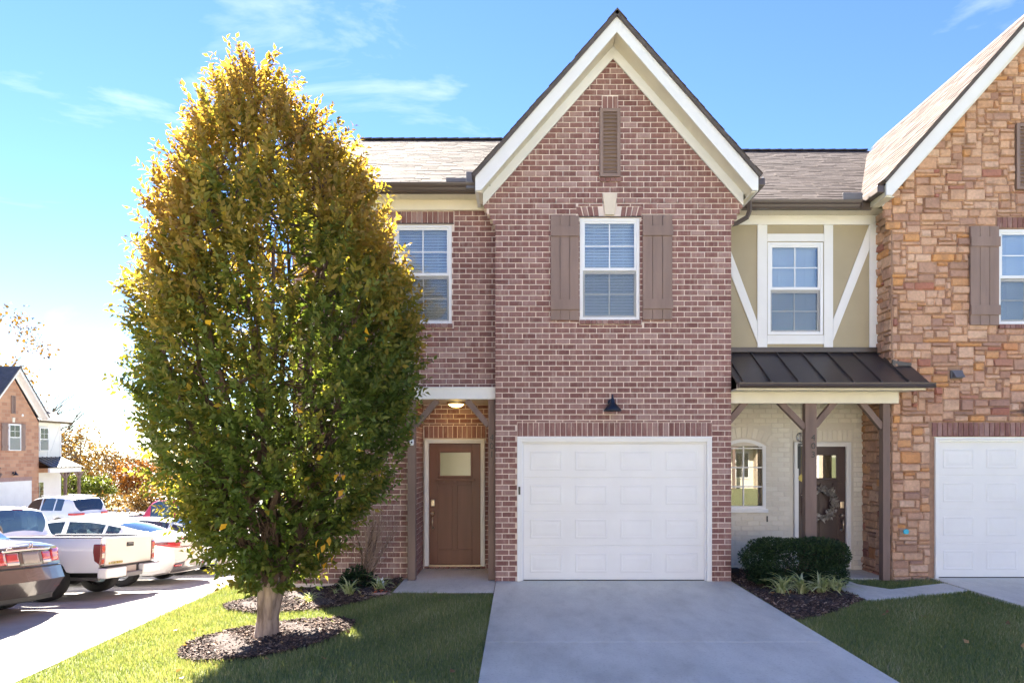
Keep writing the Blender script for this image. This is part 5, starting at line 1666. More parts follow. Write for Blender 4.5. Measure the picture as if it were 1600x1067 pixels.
for k in range(46):
    if k < 5: x, y, i = RND.uniform(-2.0, -1.82), RND.uniform(-.9, -.6), 0
    elif k < 12: x, y, i = RND.uniform(3.4, 3.75), RND.uniform(-1.1, -.8), 1
    elif k < 26: x, y, i = RND.uniform(-4.6, -.5), RND.uniform(-4.3, -1.2), 1
    elif k < 36: x, y, i = RND.uniform(-3.3, -1.9), RND.uniform(-1.1, -.2), 1
    else: x, y, i = RND.uniform(4.2, 6.3), RND.uniform(-3.6, -1.5), 1
    inb = any(inpoly(x, y, P_) for P_ in (MULCH_L, MULCH_R, MULCH_T))
    o = mesh_obj('fallen_leaf', lf[i]); o.location = (x, y, gz(x, y) + (.06 if inb else .05)); o.rotation_euler = (RND.gauss(0, .4), RND.gauss(0, .4), RND.uniform(0, 6.3))
    lab, grp = (('red fallen leaf in the mulch at the porch corner', 'red leaves at the porch corner') if k < 5 else ('brown fallen leaf in the mulch beside the right striped clumps', 'brown leaves in the right mulch bed') if k < 12 else
                ('brown fallen leaf on the left lawn around the round tree', 'brown leaves on the left lawn') if k < 26 else ('brown fallen leaf in the mulch bed under the brick wall', 'brown leaves in the left mulch bed') if k < 36 else ('brown fallen leaf on the right lawn before the stone house', 'brown leaves on the right lawn'))
    tag(o, lab, 'leaf', grp)
# ------------------------------------------------------------------ vehicles (local frame: rear at x=0, forward +x, left +y)
def crv(pts):
    xs_, zs_ = [p[0] for p in pts], [p[1] for p in pts]
    def f(x):       # monotone-ish cubic through the points
        if x <= xs_[0]: return zs_[0]
        if x >= xs_[-1]: return zs_[-1]
        i = max(k for k in range(len(xs_)) if xs_[k] <= x); i = min(i, len(xs_) - 2)
        h = xs_[i + 1] - xs_[i]; t = (x - xs_[i]) / h
        def sl(k):
            if k <= 0 or k >= len(xs_) - 1: return (zs_[min(k + 1, len(xs_) - 1)] - zs_[max(k - 1, 0)]) / (xs_[min(k + 1, len(xs_) - 1)] - xs_[max(k - 1, 0)])
            a = (zs_[k] - zs_[k - 1]) / (xs_[k] - xs_[k - 1]); b_ = (zs_[k + 1] - zs_[k]) / (xs_[k + 1] - xs_[k])
            return 0 if a * b_ <= 0 else 2 * a * b_ / (a + b_)
        m0, m1 = sl(i) * h, sl(i + 1) * h
        return (2 * t ** 3 - 3 * t ** 2 + 1) * zs_[i] + (t ** 3 - 2 * t ** 2 + t) * m0 + (-2 * t ** 3 + 3 * t ** 2) * zs_[i + 1] + (t ** 3 - t ** 2) * m1
    return f
class Car:
    def __init__(s, root, L_, W, top, belt, plan, zb=.22, wheels=(), R=.32, x0=0.0, rear=lambda z: 0, crown=.07, wr=.74, paint='car_white', glass='car_glass', dlo=(), rearglass=None, windshield=None, gloss_h=.3):
        s.root, s.L, s.W, s.rear, s.crown, s.paint = root, L_, W, rear, crown, paint
        s.top, s.belt, s.plan = crv(top), crv(belt), crv(plan)
        xs_ = [x0 + (L_ - x0) * i / 90 for i in range(91)]
        for w in wheels:
            for k in range(-8, 9): xs_.append(w + R * 1.14 * math.sin(k * math.pi / 16))
        for w in dlo: xs_ += list(w)
        for w in (rearglass, windshield):
            if w: xs_ += [w[0] + (w[1] - w[0]) * k / 6 for k in range(7)]
        xs_ = sorted(set(round(x, 3) for x in xs_ if x0 <= x <= L_))
        s.x0 = x0
        secs = []
        for x in xs_:
            w = s.plan(x) * W / 2; bt = s.belt(x); tp = max(s.top(x), bt + .012)
            z0 = zb + .10 * sst(.7, 0, L_ - x) * 1 + .06 * sst(.5, 0, x - x0)
            for xw in wheels:
                dx = abs(x - xw); Ra = R * 1.14
                if dx < Ra: z0 = max(z0, R + math.sqrt(max(0, Ra * Ra - dx * dx)))
            G = tp - bt; g = sst(.06, .30, G); rw = wr * W / 2 * min(1, s.plan(x) / .9)
            hood = [(.93, .02), (.86, .06), (.74, .15), (.58, .25), (.32, .35), (0, .45)]
            pts = [(0, z0), (.80 * w, z0), (.965 * w, z0 + .035), (1.0 * w, z0 + .36 * (bt - z0)), (.992 * w, z0 + .66 * (bt - z0)), (.972 * w, bt - .045), (.945 * w, bt)]
            gh = [(.935 * w, bt + .025), (.5 * (.935 * w + rw), bt + .5 * (G - .06)), (rw, tp - .085), (rw - .06, tp - .038), (.55 * rw, tp - .010), (0, tp)]
            dk = [(y * w, bt + G * (1 - (y / .945) ** 2)) for y, _ in hood]
            for a, b_ in zip(dk, gh): pts.append((a[0] * (1 - g) + b_[0] * g, a[1] * (1 - g) + b_[1] * g))
            secs.append((x, g, pts))
        s.secs = secs
        K = len(secs[0][2])
        body = MB(); sides = {}; rg = MB(); wsb = MB()
        def P(i, k, sg):
            x, g, pts = secs[i]; y, z = pts[k]
            xx = x + rear(z) * max(0, 1 - (x - x0) / .5)
            return (xx, sg * y, z)
        # closed paint shell with the glazed fields left open
        idx = {}
        def vid(mb_, key, p):
            kk = (id(mb_), key)
            if kk not in idx:
                idx[kk] = len(mb_.v); mb_.v.append(p)
            return idx[kk]
        for sg in (1, -1):
            for i in range(len(secs) - 1):
                xm = (secs[i][0] + secs[i + 1][0]) / 2; gm = (secs[i][1] + secs[i + 1][1]) / 2
                for k in range(K - 1):
                    tgt = body
                    if k in (7, 8) and gm > .45:
                        for d in dlo:
                            if d[0] < xm < d[1]: tgt = sides.setdefault((d, sg), MB())
                    if k in (10, 11):
                        if rearglass and rearglass[0] < xm < rearglass[1]: tgt = rg
                        if windshield and windshield[0] < xm < windshield[1]: tgt = wsb
                    ids = []
                    for (ii, kk) in ((i, k), (i + 1, k), (i + 1, k + 1), (i, k + 1)):
                        cen = kk in (0, K - 1)
                        ids.append(vid(tgt, (ii, kk, 0 if cen else sg), P(ii, kk, sg)))
                    tgt.f.append(tuple(ids) if sg < 0 else tuple(reversed(ids))); tgt.mi.append(0)
        for e, i in ((0, 0), (1, len(secs) - 1)):
            x, g, pts = secs[i]; C8 = 8
            row = []
            for k in range(K):
                y, z = pts[k]; r_ = []
                for c in range(C8 + 1):
                    t = 1 - 2 * c / C8
                    xx = x + (rear(z) if e == 0 else 0) + (-1 if e == 0 else 1) * crown * (1 - t * t) * min(1, y / (.6 * W / 2))
                    r_.append((xx, t * y, z))
                row.append(r_)
            for k in range(K - 1):
                for c in range(C8):
                    q_ = [row[k][c], row[k][c + 1], row[k + 1][c + 1], row[k + 1][c]]
                    body.add(q_, [(0, 1, 2, 3) if e == 0 else (3, 2, 1, 0)])
        s.body = body.build('body', paint, root, True)
        md = s.body.modifiers.new('edge', 'EDGE_SPLIT'); md.split_angle = rad(50)
        s.glass = []
        for mb_ in sides.values(): s.glass.append(mb_.build('side_window', glass, root, True))
        if rg.f: rg.build('rear_window', glass, root, True)
        if wsb.f: wsb.build('windshield', glass, root, True)
        s.x_end = secs[0]
    def outline(s, t, z):
        """point of the rear plan outline at arc length t from the middle, at height z; and its outward normal"""
        def raw(t):
            w0 = s.plan(s.x0) * s.W / 2
            if t <= w0: return Vector((s.x0 - s.crown * (1 - (t / w0) ** 2), t))
            x = s.x0 + (t - w0); return Vector((x, s.plan(x) * s.W / 2))
        p = raw(t); q_ = raw(t + .01); d = (q_ - p).normalized(); nrm = Vector((d.y, -d.x))
        if nrm.x > 0 and t < .3: nrm = -nrm
        nrm = Vector((-abs(d.y), abs(d.x))) if t <= s.plan(s.x0) * s.W / 2 else Vector((-abs(d.y) if d.y > 0 else d.y, abs(d.x)))
        x = p.x + s.rear(z) * max(0, 1 - (p.x - s.x0) / .5)
        return Vector((x, p.y, z)), Vector((nrm.x, nrm.y, 0)).normalized()
    def patch(s, name, matn, t0, t1, zlo, zhi, push=.014, sg=1, par=None, n=10):
        zl = zlo if callable(zlo) else (lambda t: zlo); zh = zhi if callable(zhi) else (lambda t: zhi)
        m = MB(); V = []
        for i in range(n + 1):
            t = t0 + (t1 - t0) * i / n
            for j in range(4):
                z = zl(t) + (zh(t) - zl(t)) * j / 3
                sgn = 1 if t >= 0 else -1
                p, nn = s.outline(abs(t), z)
                p = p + nn * push; p.y *= sgn * sg
                V.append(p)
        F = []
        for i in range(n):
            for j in range(3):
                a = i * 4 + j; F.append((a, a + 4, a + 5, a + 1) if sg > 0 else (a + 1, a + 5, a + 4, a))
        m.add(V, [f[::-1] for f in F])
        o = m.build(name, matn, par or s.root, True)
        md = o.modifiers.new('thick', 'SOLIDIFY'); md.thickness = .02; md.offset = -1
        return o
def wheel(root, x, y, R, wd=.21, rim='rim', spokes=5):
    sg = 1 if y > 0 else -1
    m = MB(); m.lathe([(R * .62, -wd / 2), (R * .93, -wd / 2), (R, -wd / 2 + .03), (R, wd / 2 - .03), (R * .93, wd / 2), (R * .62, wd / 2)], (x, y, R), 'y', 28)
    w = m.build('wheel', 'tyre', root, True, fix=True)
    m = MB(); o = y + sg * (wd / 2 - .02)
    m.lathe([(R * .68, -wd * .4 * sg), (R * .66, 0), (R * .60, .004 * sg), (R * .57, -.03 * sg), (R * .5, -.09 * sg), (0, -.09 * sg)], (x, o, R), 'y', 24)
    m.lathe([(0, .01 * sg), (R * .12, .008 * sg), (R * .15, -.03 * sg)], (x, o, R), 'y', 14)
    for k in range(spokes):
        a = 2 * math.pi * k / spokes + .3
        m.bar((x + R * .1 * math.cos(a), o - .005 * sg, R + R * .1 * math.sin(a)), (x + R * .60 * math.cos(a), o - .012 * sg, R + R * .60 * math.sin(a)), R * .16, .02, (0, 1, 0))
    m.build('rim', rim, w, fix=True)
def seats(root, x, y, zt=1.16, matn='seat'):
    m = MB(); m.box(x - .08, x + .06, y - .23, y + .23, .5, zt - .2); m.build('seat_back', matn, root, bevel=.05)
    m = MB(); m.box(x - .06, x + .03, y - .13, y + .13, zt - .18, zt); m.build('headrest', matn, root, bevel=.04)
def place_text(root, body, size, p, matn, face='rear'):
    me = text_mesh(body, size, .004, matn)
    o = mesh_obj('lettering', me, root); o.location = p
    o.rotation_euler = (rad(90), 0, rad(-90))
    return o
# plan outlines (fraction of half width along the length)
PL_SEDAN = lambda Lc: [(0, .80), (.06, .86), (.18, .92), (.45, .97), (1.0, 1.0), (Lc - 1.3, 1.0), (Lc - .6, .95), (Lc - .2, .82), (Lc, .62)]
CH = -7.35
# dark sedan
t = thing('sedan', 'dark brown sedan at the left edge, nearest of the parked row', 'car', (CH, -.10, gz(CH - .5, -.1)), math.pi, local=True)
Lc = 4.55
def rear_h(z): return -.10 * sst(.42, .55, z) * (1 - sst(.62, .80, z)) + .05 * sst(.72, .98, z) + .06 * (1 - sst(.25, .42, z))
c = Car(t, Lc, 1.78, [(0, 1.075), (.08, 1.115), (.30, 1.13), (.55, 1.145), (.9, 1.27), (1.4, 1.42), (2.1, 1.455), (2.7, 1.40), (3.25, 1.12), (3.45, 1.02), (4.1, .95), (4.4, .84), (4.55, .66)],
        [(0, 1.02), (.25, 1.04), (.6, 1.03), (1.2, .98), (2, .95), (3.3, .93), (3.9, .88), (4.3, .78), (4.55, .62)], PL_SEDAN(Lc), .20, (.95, 3.62), .315, rear=rear_h, paint='car_dark', glass='car_glass',
        dlo=((.75, 1.28), (1.34, 2.08), (2.16, 3.1)), rearglass=(.58, 1.32), windshield=(2.72, 3.3))
w0 = c.plan(0) * c.W / 2
for sg in (1, -1):
    c.patch('taillight', 'tail_red', w0 - .24, w0 + .28, lambda s: .80 + .03 * max(0, s - w0), lambda s: .985 + .05 * max(0, s - w0), .016, sg)
    c.patch('lid_light', 'tail_red', w0 - .46, w0 - .255, .835, .955, .016, sg)
    c.patch('reverse_light', 'lens_clear', w0 - .46, w0 - .255, .79, .832, .016, sg)
    c.patch('reflector', 'tail_red', w0 - .15, w0 + .10, .40, .44, .016, sg)
c.patch('chrome_strip', 'chrome', -.52, .52, lambda s: .985 - .02 * abs(s), lambda s: 1.015 - .02 * abs(s), .02)
c.patch('licence_plate', 'plate', -.165, .165, .80, .955, .018)
c.patch('plate_recess', 'car_dark', -.25, .25, .765, .985, .008)
c.patch('bumper_seam', 'plastic', -w0 * .95, w0 * .95, .735, .748, .008, n=20)
c.patch('lower_valance', 'plastic', -w0 * .9, w0 * .9, .22, .30, .01, n=20)
pz_, _ = c.outline(0, 1.05)
em = MB(); xe = pz_.x - .012; ze = 1.052
for a, b_ in (((-.034, -.028), (-.026, .03)), ((.034, -.028), (.026, .03))): em.bar((xe, a[0], ze + a[1]), (xe, b_[0], ze + b_[1]), .010, .012, (1, 0, 0))
em.bar((xe, -.03, ze), (xe, .03, ze), .010, .010, (1, 0, 0))
em.tube([(xe + .004, .048 * math.copysign(abs(math.cos(a)) ** .6, math.cos(a)), ze + .042 * math.copysign(abs(math.sin(a)) ** .6, math.sin(a))) for a in [i * math.pi / 10 for i in range(21)]], .006, 5)
em.build('emblem', 'chrome', t)
place_text(t, 'CIVIC', .062, (pz_.x + .01, .40, 1.035), 'chrome')
for x in (.95, 3.62):
    for y in (.78, -.78): wheel(t, x, y, .315)
for y in (.36, -.36): seats(t, 2.05, y, 1.18, 'seat_dark')
m = MB(); m.box(1.0, 1.15, -.62, .62, .5, 1.02); m.build('rear_bench', 'seat_dark', t, bevel=.05)

# white pickup
XT, YT_ = -7.30, 2.45
t = thing('pickup_truck', 'white pickup truck with its tailgate shut, parked beside the dark sedan', 'truck', (XT, YT_, gz(XT - .6, YT_)), math.pi, local=True)
Wt = 1.76; Rt = .36
CB = .32
def sh_(ps): return [(p[0] + CB, p[1]) for p in ps]
c = Car(t, 4.95 + CB, Wt, sh_([(1.62, 1.13), (1.66, 1.20), (1.74, 1.50), (1.84, 1.63), (2.05, 1.665), (2.9, 1.66), (3.3, 1.55), (3.75, 1.14), (3.9, 1.08), (4.6, 1.02), (4.85, .9), (4.95, .72)]),
        sh_([(1.62, 1.10), (3.6, 1.06), (4.3, 1.0), (4.8, .86), (4.95, .68)]), sh_([(1.62, .96), (1.7, .985), (2.5, .99), (4.0, .99), (4.6, .93), (4.95, .75)]), .34, (3.98 + CB,), Rt, x0=1.62 + CB, crown=.0, wr=.80,
        paint='car_white', glass='car_glass', dlo=sh_(((1.95, 2.72), (2.80, 3.5))), rearglass=(1.665 + CB, 1.80 + CB), windshield=(3.25 + CB, 3.8 + CB))
def bed_side(sg):
    m = MB(); N_ = 30; y0 = Wt / 2
    xs_ = [(1.61 + CB) * i / N_ for i in range(N_ + 1)]
    rows = [0, .30, .62, .9, 1.0]
    V = []
    for x in xs_:
        zb_ = .50; dx = abs(x - .98); Ra = .43
        if dx < Ra: zb_ = max(zb_, Rt + math.sqrt(Ra * Ra - dx * dx))
        fl = .018 * max(0, 1 - abs(dx - .1) / .5)
        for k, f in enumerate(rows):
            z = zb_ + (1.10 - zb_) * f
            y = y0 * (.975 if k == 0 else 1.0 if k < 3 else .985 if k == 3 else .955) + fl * (1 - f)
            V.append((x + (.03 if x == 0 and k == 0 else 0), sg * y, z))
    nr = len(rows); F = []
    for i in range(N_):
        for k in range(nr - 1):
            f = (i * nr + k, (i + 1) * nr + k, (i + 1) * nr + k + 1, i * nr + k + 1)
            F.append(f[::-1] if sg > 0 else f)
    m.add(V, F)
    o = m.build('bed_side', 'car_white', t, True)
    md = o.modifiers.new('thick', 'SOLIDIFY'); md.thickness = .05; md.offset = -1
    md = o.modifiers.new('edge', 'EDGE_SPLIT'); md.split_angle = rad(45)
    m = MB(); m.box(.02, 1.62 + CB, min(sg * y0 * .90, sg * y0 * .965), max(sg * y0 * .90, sg * y0 * .965), 1.098, 1.122); m.build('bed_rail', 'grey_plastic', t, bevel=.008)
    # tail lamp on the rear corner
    m = MB(); ya, yb = y0 - .125, y0 + .004
    m.prism_xz([(-.022, .62), (.10, .70), (.13, .86), (.12, 1.0), (-.022, 1.0), (-.03, .8)], ya if sg > 0 else -yb, yb if sg > 0 else -ya)
    tl = m.build('taillight', 'tail_dark', t, bevel=.02)
    for (z0, z1, mm) in ((.86, .98, 'tail_red'), (.76, .84, 'lens_clear'), (.655, .74, 'tail_red')):
        m = MB(); m.box(-.036, -.015, (ya + .03) if sg > 0 else -(yb - .025), (yb - .025) if sg > 0 else -(ya + .03), z0, z1); m.build('lamp_lens', mm, tl, bevel=.01)
for sg in (1, -1): bed_side(sg)
m = MB(); m.box(.03, 1.62 + CB, -Wt / 2 + .07, Wt / 2 - .07, .62, .66); m.build('bed_floor', 'grey_plastic', t)
m = MB(); m.box(1.585 + CB, 1.615 + CB, -Wt / 2 + .06, Wt / 2 - .06, .62, 1.10); m.build('bed_front', 'car_white', t)
m = MB(); m.box(-.025, .04, -Wt / 2 + .13, Wt / 2 - .13, .60, 1.105); m.build('tailgate', 'car_white2', t, bevel=.018)
tgx = -.026
m = MB(); m.box(tgx - .008, tgx + .01, -.115, .115, .925, 1.0); hb_ = m.build('gate_handle', 'plastic', t, bevel=.01)
m = MB(); m.box(tgx - .02, tgx, -.085, .085, .965, .99); m.build('handle_lever', 'grey_plastic', hb_, bevel=.006)
place_text(t, 'COLORADO', .062, (tgx - .004, .40, .655), 'gold')
m = MB(); m.box(tgx - .006, tgx, .60, .65, .64, .67); m.build('badge', 'gold', t, bevel=.004)
# bumper: two ends and a stepped middle
for sg in (1, -1):
    a, b_ = (.28, Wt / 2 + .02) if sg > 0 else (-Wt / 2 - .02, -.28)
    m = MB(); m.box(-.15, .02, a, b_, .40, .58); m.build('bumper_end', 'car_white2', t, bevel=.025)
    m = MB(); m.box(-.14, .0, a + .03, b_ - .03, .58, .592); m.build('step_pad', 'plastic', t)
m = MB(); m.box(-.13, .02, -.28, .28, .38, .46); m.build('bumper_step', 'grey_plastic', t, bevel=.01)
m = MB(); m.box(-.07, -.055, -.16, .16, .455, .575); m.build('licence_plate', 'plate', t, bevel=.004)
m = MB(); m.box(-.05, .03, -.75, .75, .44, .60); m.build('bumper_beam', 'plastic', t)
m = MB(); m.bar((.98, -.7, Rt), (.98, .7, Rt), .09, .09); m.lathe([(.0, -.14), (.13, -.08), (.15, 0), (.13, .08), (.0, .14)], (.98, 0, Rt), 'y', 14); m.build('rear_axle', 'plastic', t)
m = MB(); m.tube([(.25, .45, .36), (1.6, .45, .36), (2.4, .3, .36)], .035, 8); m.build('exhaust', 'grey_plastic', t)
m = MB(); m.box(.2, 4.6, -.4, .4, .38, .5); m.build('chassis', 'plastic', t)
m = MB(); m.box(1.80 + CB, 1.86 + CB, -.13, .13, 1.575, 1.615); m.build('brake_light', 'tail_red', t, bevel=.008)
m = MB()
m.box(2.12 + CB, 2.3 + CB, .18, .62, .9, 1.42); m.build('seat_back', 'seat_dark', t, bevel=.08)
m = MB(); m.box(2.12 + CB, 2.3 + CB, -.62, -.18, .9, 1.42); m.build('seat_back', 'seat_dark', t, bevel=.08)
for x in (.98, 3.98 + CB):
    for y in (.76, -.76): wheel(t, x, y, Rt, .23)
for sg in (1, -1):
    m = MB(); m.box(3.35 + CB, 3.45 + CB, sg * .88 if sg > 0 else -1.06, 1.06 if sg > 0 else -.88, 1.10, 1.26); m.build('mirror', 'car_white', t, bevel=.03)

# white fastback sedan
XS, YS = -7.38, 5.05
t = thing('sedan', 'white fastback sedan with thin red light bar, parked beyond the white pickup', 'car', (XS, YS, gz(XS - .5, YS)), math.pi, local=True)
Lc = 4.9
def rear_s(z): return -.06 * sst(.45, .6, z) * (1 - sst(.62, .78, z)) - .05 * sst(.92, 1.03, z) + .12 * (1 - sst(.22, .45, z))
c = Car(t, Lc, 1.86, [(0, 1.05), (.06, 1.075), (.25, 1.10), (.55, 1.155), (.9, 1.235), (1.35, 1.345), (1.9, 1.43), (2.4, 1.445), (2.9, 1.39), (3.5, 1.12), (3.75, 1.02), (4.4, .94), (4.75, .82), (4.9, .64)],
        [(0, 1.01), (.3, 1.04), (.8, 1.03), (1.4, .99), (2.2, .96), (3.5, .93), (4.2, .88), (4.7, .75), (4.9, .60)], PL_SEDAN(Lc), .19, (1.02, 3.88), .335, rear=rear_s, paint='car_white2', glass='car_glass',
        dlo=((1.18, 1.46), (1.52, 2.30), (2.40, 3.35)), rearglass=(.62, 1.30), windshield=(2.85, 3.5))
w0 = c.plan(0) * c.W / 2
for sg in (1, -1):
    c.patch('taillight', 'tail_red', w0 - .22, w0 + .42, lambda s: .80 + .16 * max(0, s - w0 + .1), lambda s: .925 - .03 * max(0, s - w0), .015, sg)
    c.patch('light_tip', 'tail_dark', w0 + .10, w0 + .43, lambda s: .865 + .05 * (s - w0), lambda s: .93 - .03 * (s - w0), .017, sg)
    c.patch('light_blade', 'tail_red', w0 - .40, w0 - .16, lambda s: .99 + .28 * (w0 - .22 - s) * .4, lambda s: 1.015 + .28 * (w0 - .22 - s) * .4, .014, sg)
    c.patch('lower_reflector', 'tail_red', w0 - .26, w0 - .02, .40, .44, .024, sg)
c.patch('light_bar', 'tail_dark', -w0 + .2, w0 - .2, .80, .832, .015, n=20)
c.patch('diffuser', 'grey_plastic', -w0 * .92, w0 * .92, lambda s: .27, lambda s: .50 - .10 * max(0, abs(s) - .35), .016, n=20)
c.patch('diffuser_plate', 'car_white2', -.40, .40, .36, .52, .022)
c.patch('licence_plate', 'plate', -.15, .15, .39, .50, .03)
place_text(t, 'SONATA', .05, (c.outline(0, .72)[0].x - .012, 0, .735), 'chrome')
pz_, _ = c.outline(0, .97)
m = MB(); m.lathe([(.0, -.01), (.05, -.008), (.052, 0)], (pz_.x - .004, 0, .965), 'x', 16); m.build('emblem', 'chrome', t)
for x in (1.02, 3.88):
    for y in (.82, -.82): wheel(t, x, y, .335)
for y in (.37, -.37): seats(t, 2.25, y, 1.20)
m = MB(); m.box(1.2, 1.36, -.62, .62, .5, 1.02); m.build('rear_bench', 'seat', t, bevel=.05)
for y in (.37, -.37):
    m = MB(); m.box(1.2, 1.3, y - .13, y + .13, 1.02, 1.19); m.build('headrest', 'seat', t, bevel=.04)
m = MB(); m.box(1.62, 1.9, -.05, .25, .75, 1.14); m.build('child_seat', 'car_red', t, bevel=.08)
for sg in (1, -1):
    m = MB(); m.box(3.05, 3.14, .9 if sg > 0 else -1.06, 1.06 if sg > 0 else -.9, .98, 1.10); m.build('mirror', 'car_white2', t, bevel=.03)

# pale silver sedan
XK, YK = -7.62, 7.75
t = thing('sedan', 'pale silver sedan half hidden by the round tree', 'car', (XK, YK, gz(XK - .5, YK)), math.pi, local=True)
Lc = 4.6
c = Car(t, Lc, 1.80, [(0, 1.06), (.06, 1.10), (.3, 1.13), (.6, 1.18), (1.0, 1.31), (1.5, 1.42), (2.2, 1.455), (2.7, 1.41), (3.3, 1.12), (3.5, 1.02), (4.15, .94), (4.45, .82), (4.6, .64)],
        [(0, 1.01), (.3, 1.04), (.8, 1.02), (1.4, .985), (2.2, .95), (3.4, .93), (4.0, .88), (4.4, .76), (4.6, .6)], PL_SEDAN(Lc), .2, (.98, 3.65), .32, rear=rear_h, paint='car_silver', glass='car_glass',
        dlo=((.86, 1.22), (1.30, 2.12), (2.2, 3.15)), rearglass=(.62, 1.35), windshield=(2.72, 3.32))
w0 = c.plan(0) * c.W / 2
for sg in (1, -1): c.patch('taillight', 'tail_red', w0 - .3, w0 + .25, .82, .95, .015, sg)
c.patch('rear_valance', 'lens_clear', -w0 * .9, w0 * .9, .24, .48, .014, n=20)
c.patch('licence_plate', 'plate', -.16, .16, .80, .94, .018)
for x in (.98, 3.65):
    for y in (.79, -.79): wheel(t, x, y, .32)
for y in (.36, -.36): seats(t, 2.1, y, 1.18)

# white suv in the back row
XU, YU = -18.9, 20.0
t = thing('suv', 'white suv turned away in the back row before the far stone house', 'car', (XU, YU, gz(XU, YU)), rad(158), local=True)
Lc = 4.65
c = Car(t, Lc, 1.84, [(0, 1.0), (.05, 1.10), (.16, 1.35), (.34, 1.60), (.55, 1.665), (1.4, 1.70), (2.3, 1.68), (2.75, 1.60), (3.35, 1.22), (3.55, 1.10), (4.2, 1.03), (4.5, .9), (4.65, .7)],
        [(0, .98), (.3, 1.10), (1.2, 1.08), (2, 1.06), (3.4, 1.02), (4.1, .98), (4.5, .84), (4.65, .66)], PL_SEDAN(Lc), .24, (.92, 3.7), .37, paint='car_white', glass='car_glass_dark',
        dlo=((.75, 1.22), (1.30, 2.1), (2.2, 3.12)), rearglass=(.06, .36), windshield=(2.78, 3.4), wr=.76)
w0 = c.plan(0) * c.W / 2
for sg in (1, -1):
    c.patch('taillight', 'tail_red', w0 - .35, w0 + .28, .93, 1.02, .02, sg)
    m = MB(); m.bar((.6, sg * .62, 1.71), (2.4, sg * .62, 1.72), .03, .03); m.build('roof_rail', 'car_white', t)
    m = MB(); m.box(3.0, 3.1, .92 if sg > 0 else -1.08, 1.08 if sg > 0 else -.92, 1.10, 1.24); m.build('mirror', 'car_white', t, bevel=.03)
c.patch('licence_plate', 'plate', -.16, .16, .62, .76, .018)
for x in (.92, 3.7):
    for y in (.82, -.82): wheel(t, x, y, .37)

# red boxy vehicle behind
XV, YV = -10.7, 13.0
t = thing('suv', 'red boxy vehicle showing only its cab above the silver sedan', 'car', (XV + 1.2, YV, gz(XV, YV) + .05), math.pi, local=True)
Lc = 4.3
c = Car(t, Lc, 1.80, [(0, 1.10), (.02, 1.2), (.08, 1.62), (.18, 1.74), (.5, 1.78), (2.3, 1.78), (2.6, 1.66), (2.95, 1.22), (3.1, 1.12), (3.9, 1.06), (4.15, .95), (4.3, .75)],
        [(0, 1.08), (2.9, 1.08), (3.9, 1.02), (4.2, .85), (4.3, .7)], PL_SEDAN(Lc), .3, (.85, 3.45), .38, paint='car_red', glass='car_glass_dark',
        dlo=((.25, .95), (1.12, 1.75), (1.88, 2.6)), rearglass=(.03, .12), windshield=(2.55, 3.0), wr=.84)
w0 = c.plan(0) * c.W / 2
for sg in (1, -1): c.patch('taillight', 'tail_red', w0 - .14, w0 + .05, .8, 1.05, .02, sg)
m = MB(); m.box(.4, 2.2, -.7, .7, 1.772, 1.80); m.build('sunlit_roof_panel', 'car_white', t, bevel=.01)  # white sheet paints the sunlight on top of the red roof
for x in (.85, 3.45):
    for y in (.80, -.80): wheel(t, x, y, .38)

for o in list(COL.objects):      # the parked row leans with the slope of the lot
    if o.parent is None and o.get('category') in ('car', 'truck') and o.location.y < 9: o.rotation_euler.x = .085
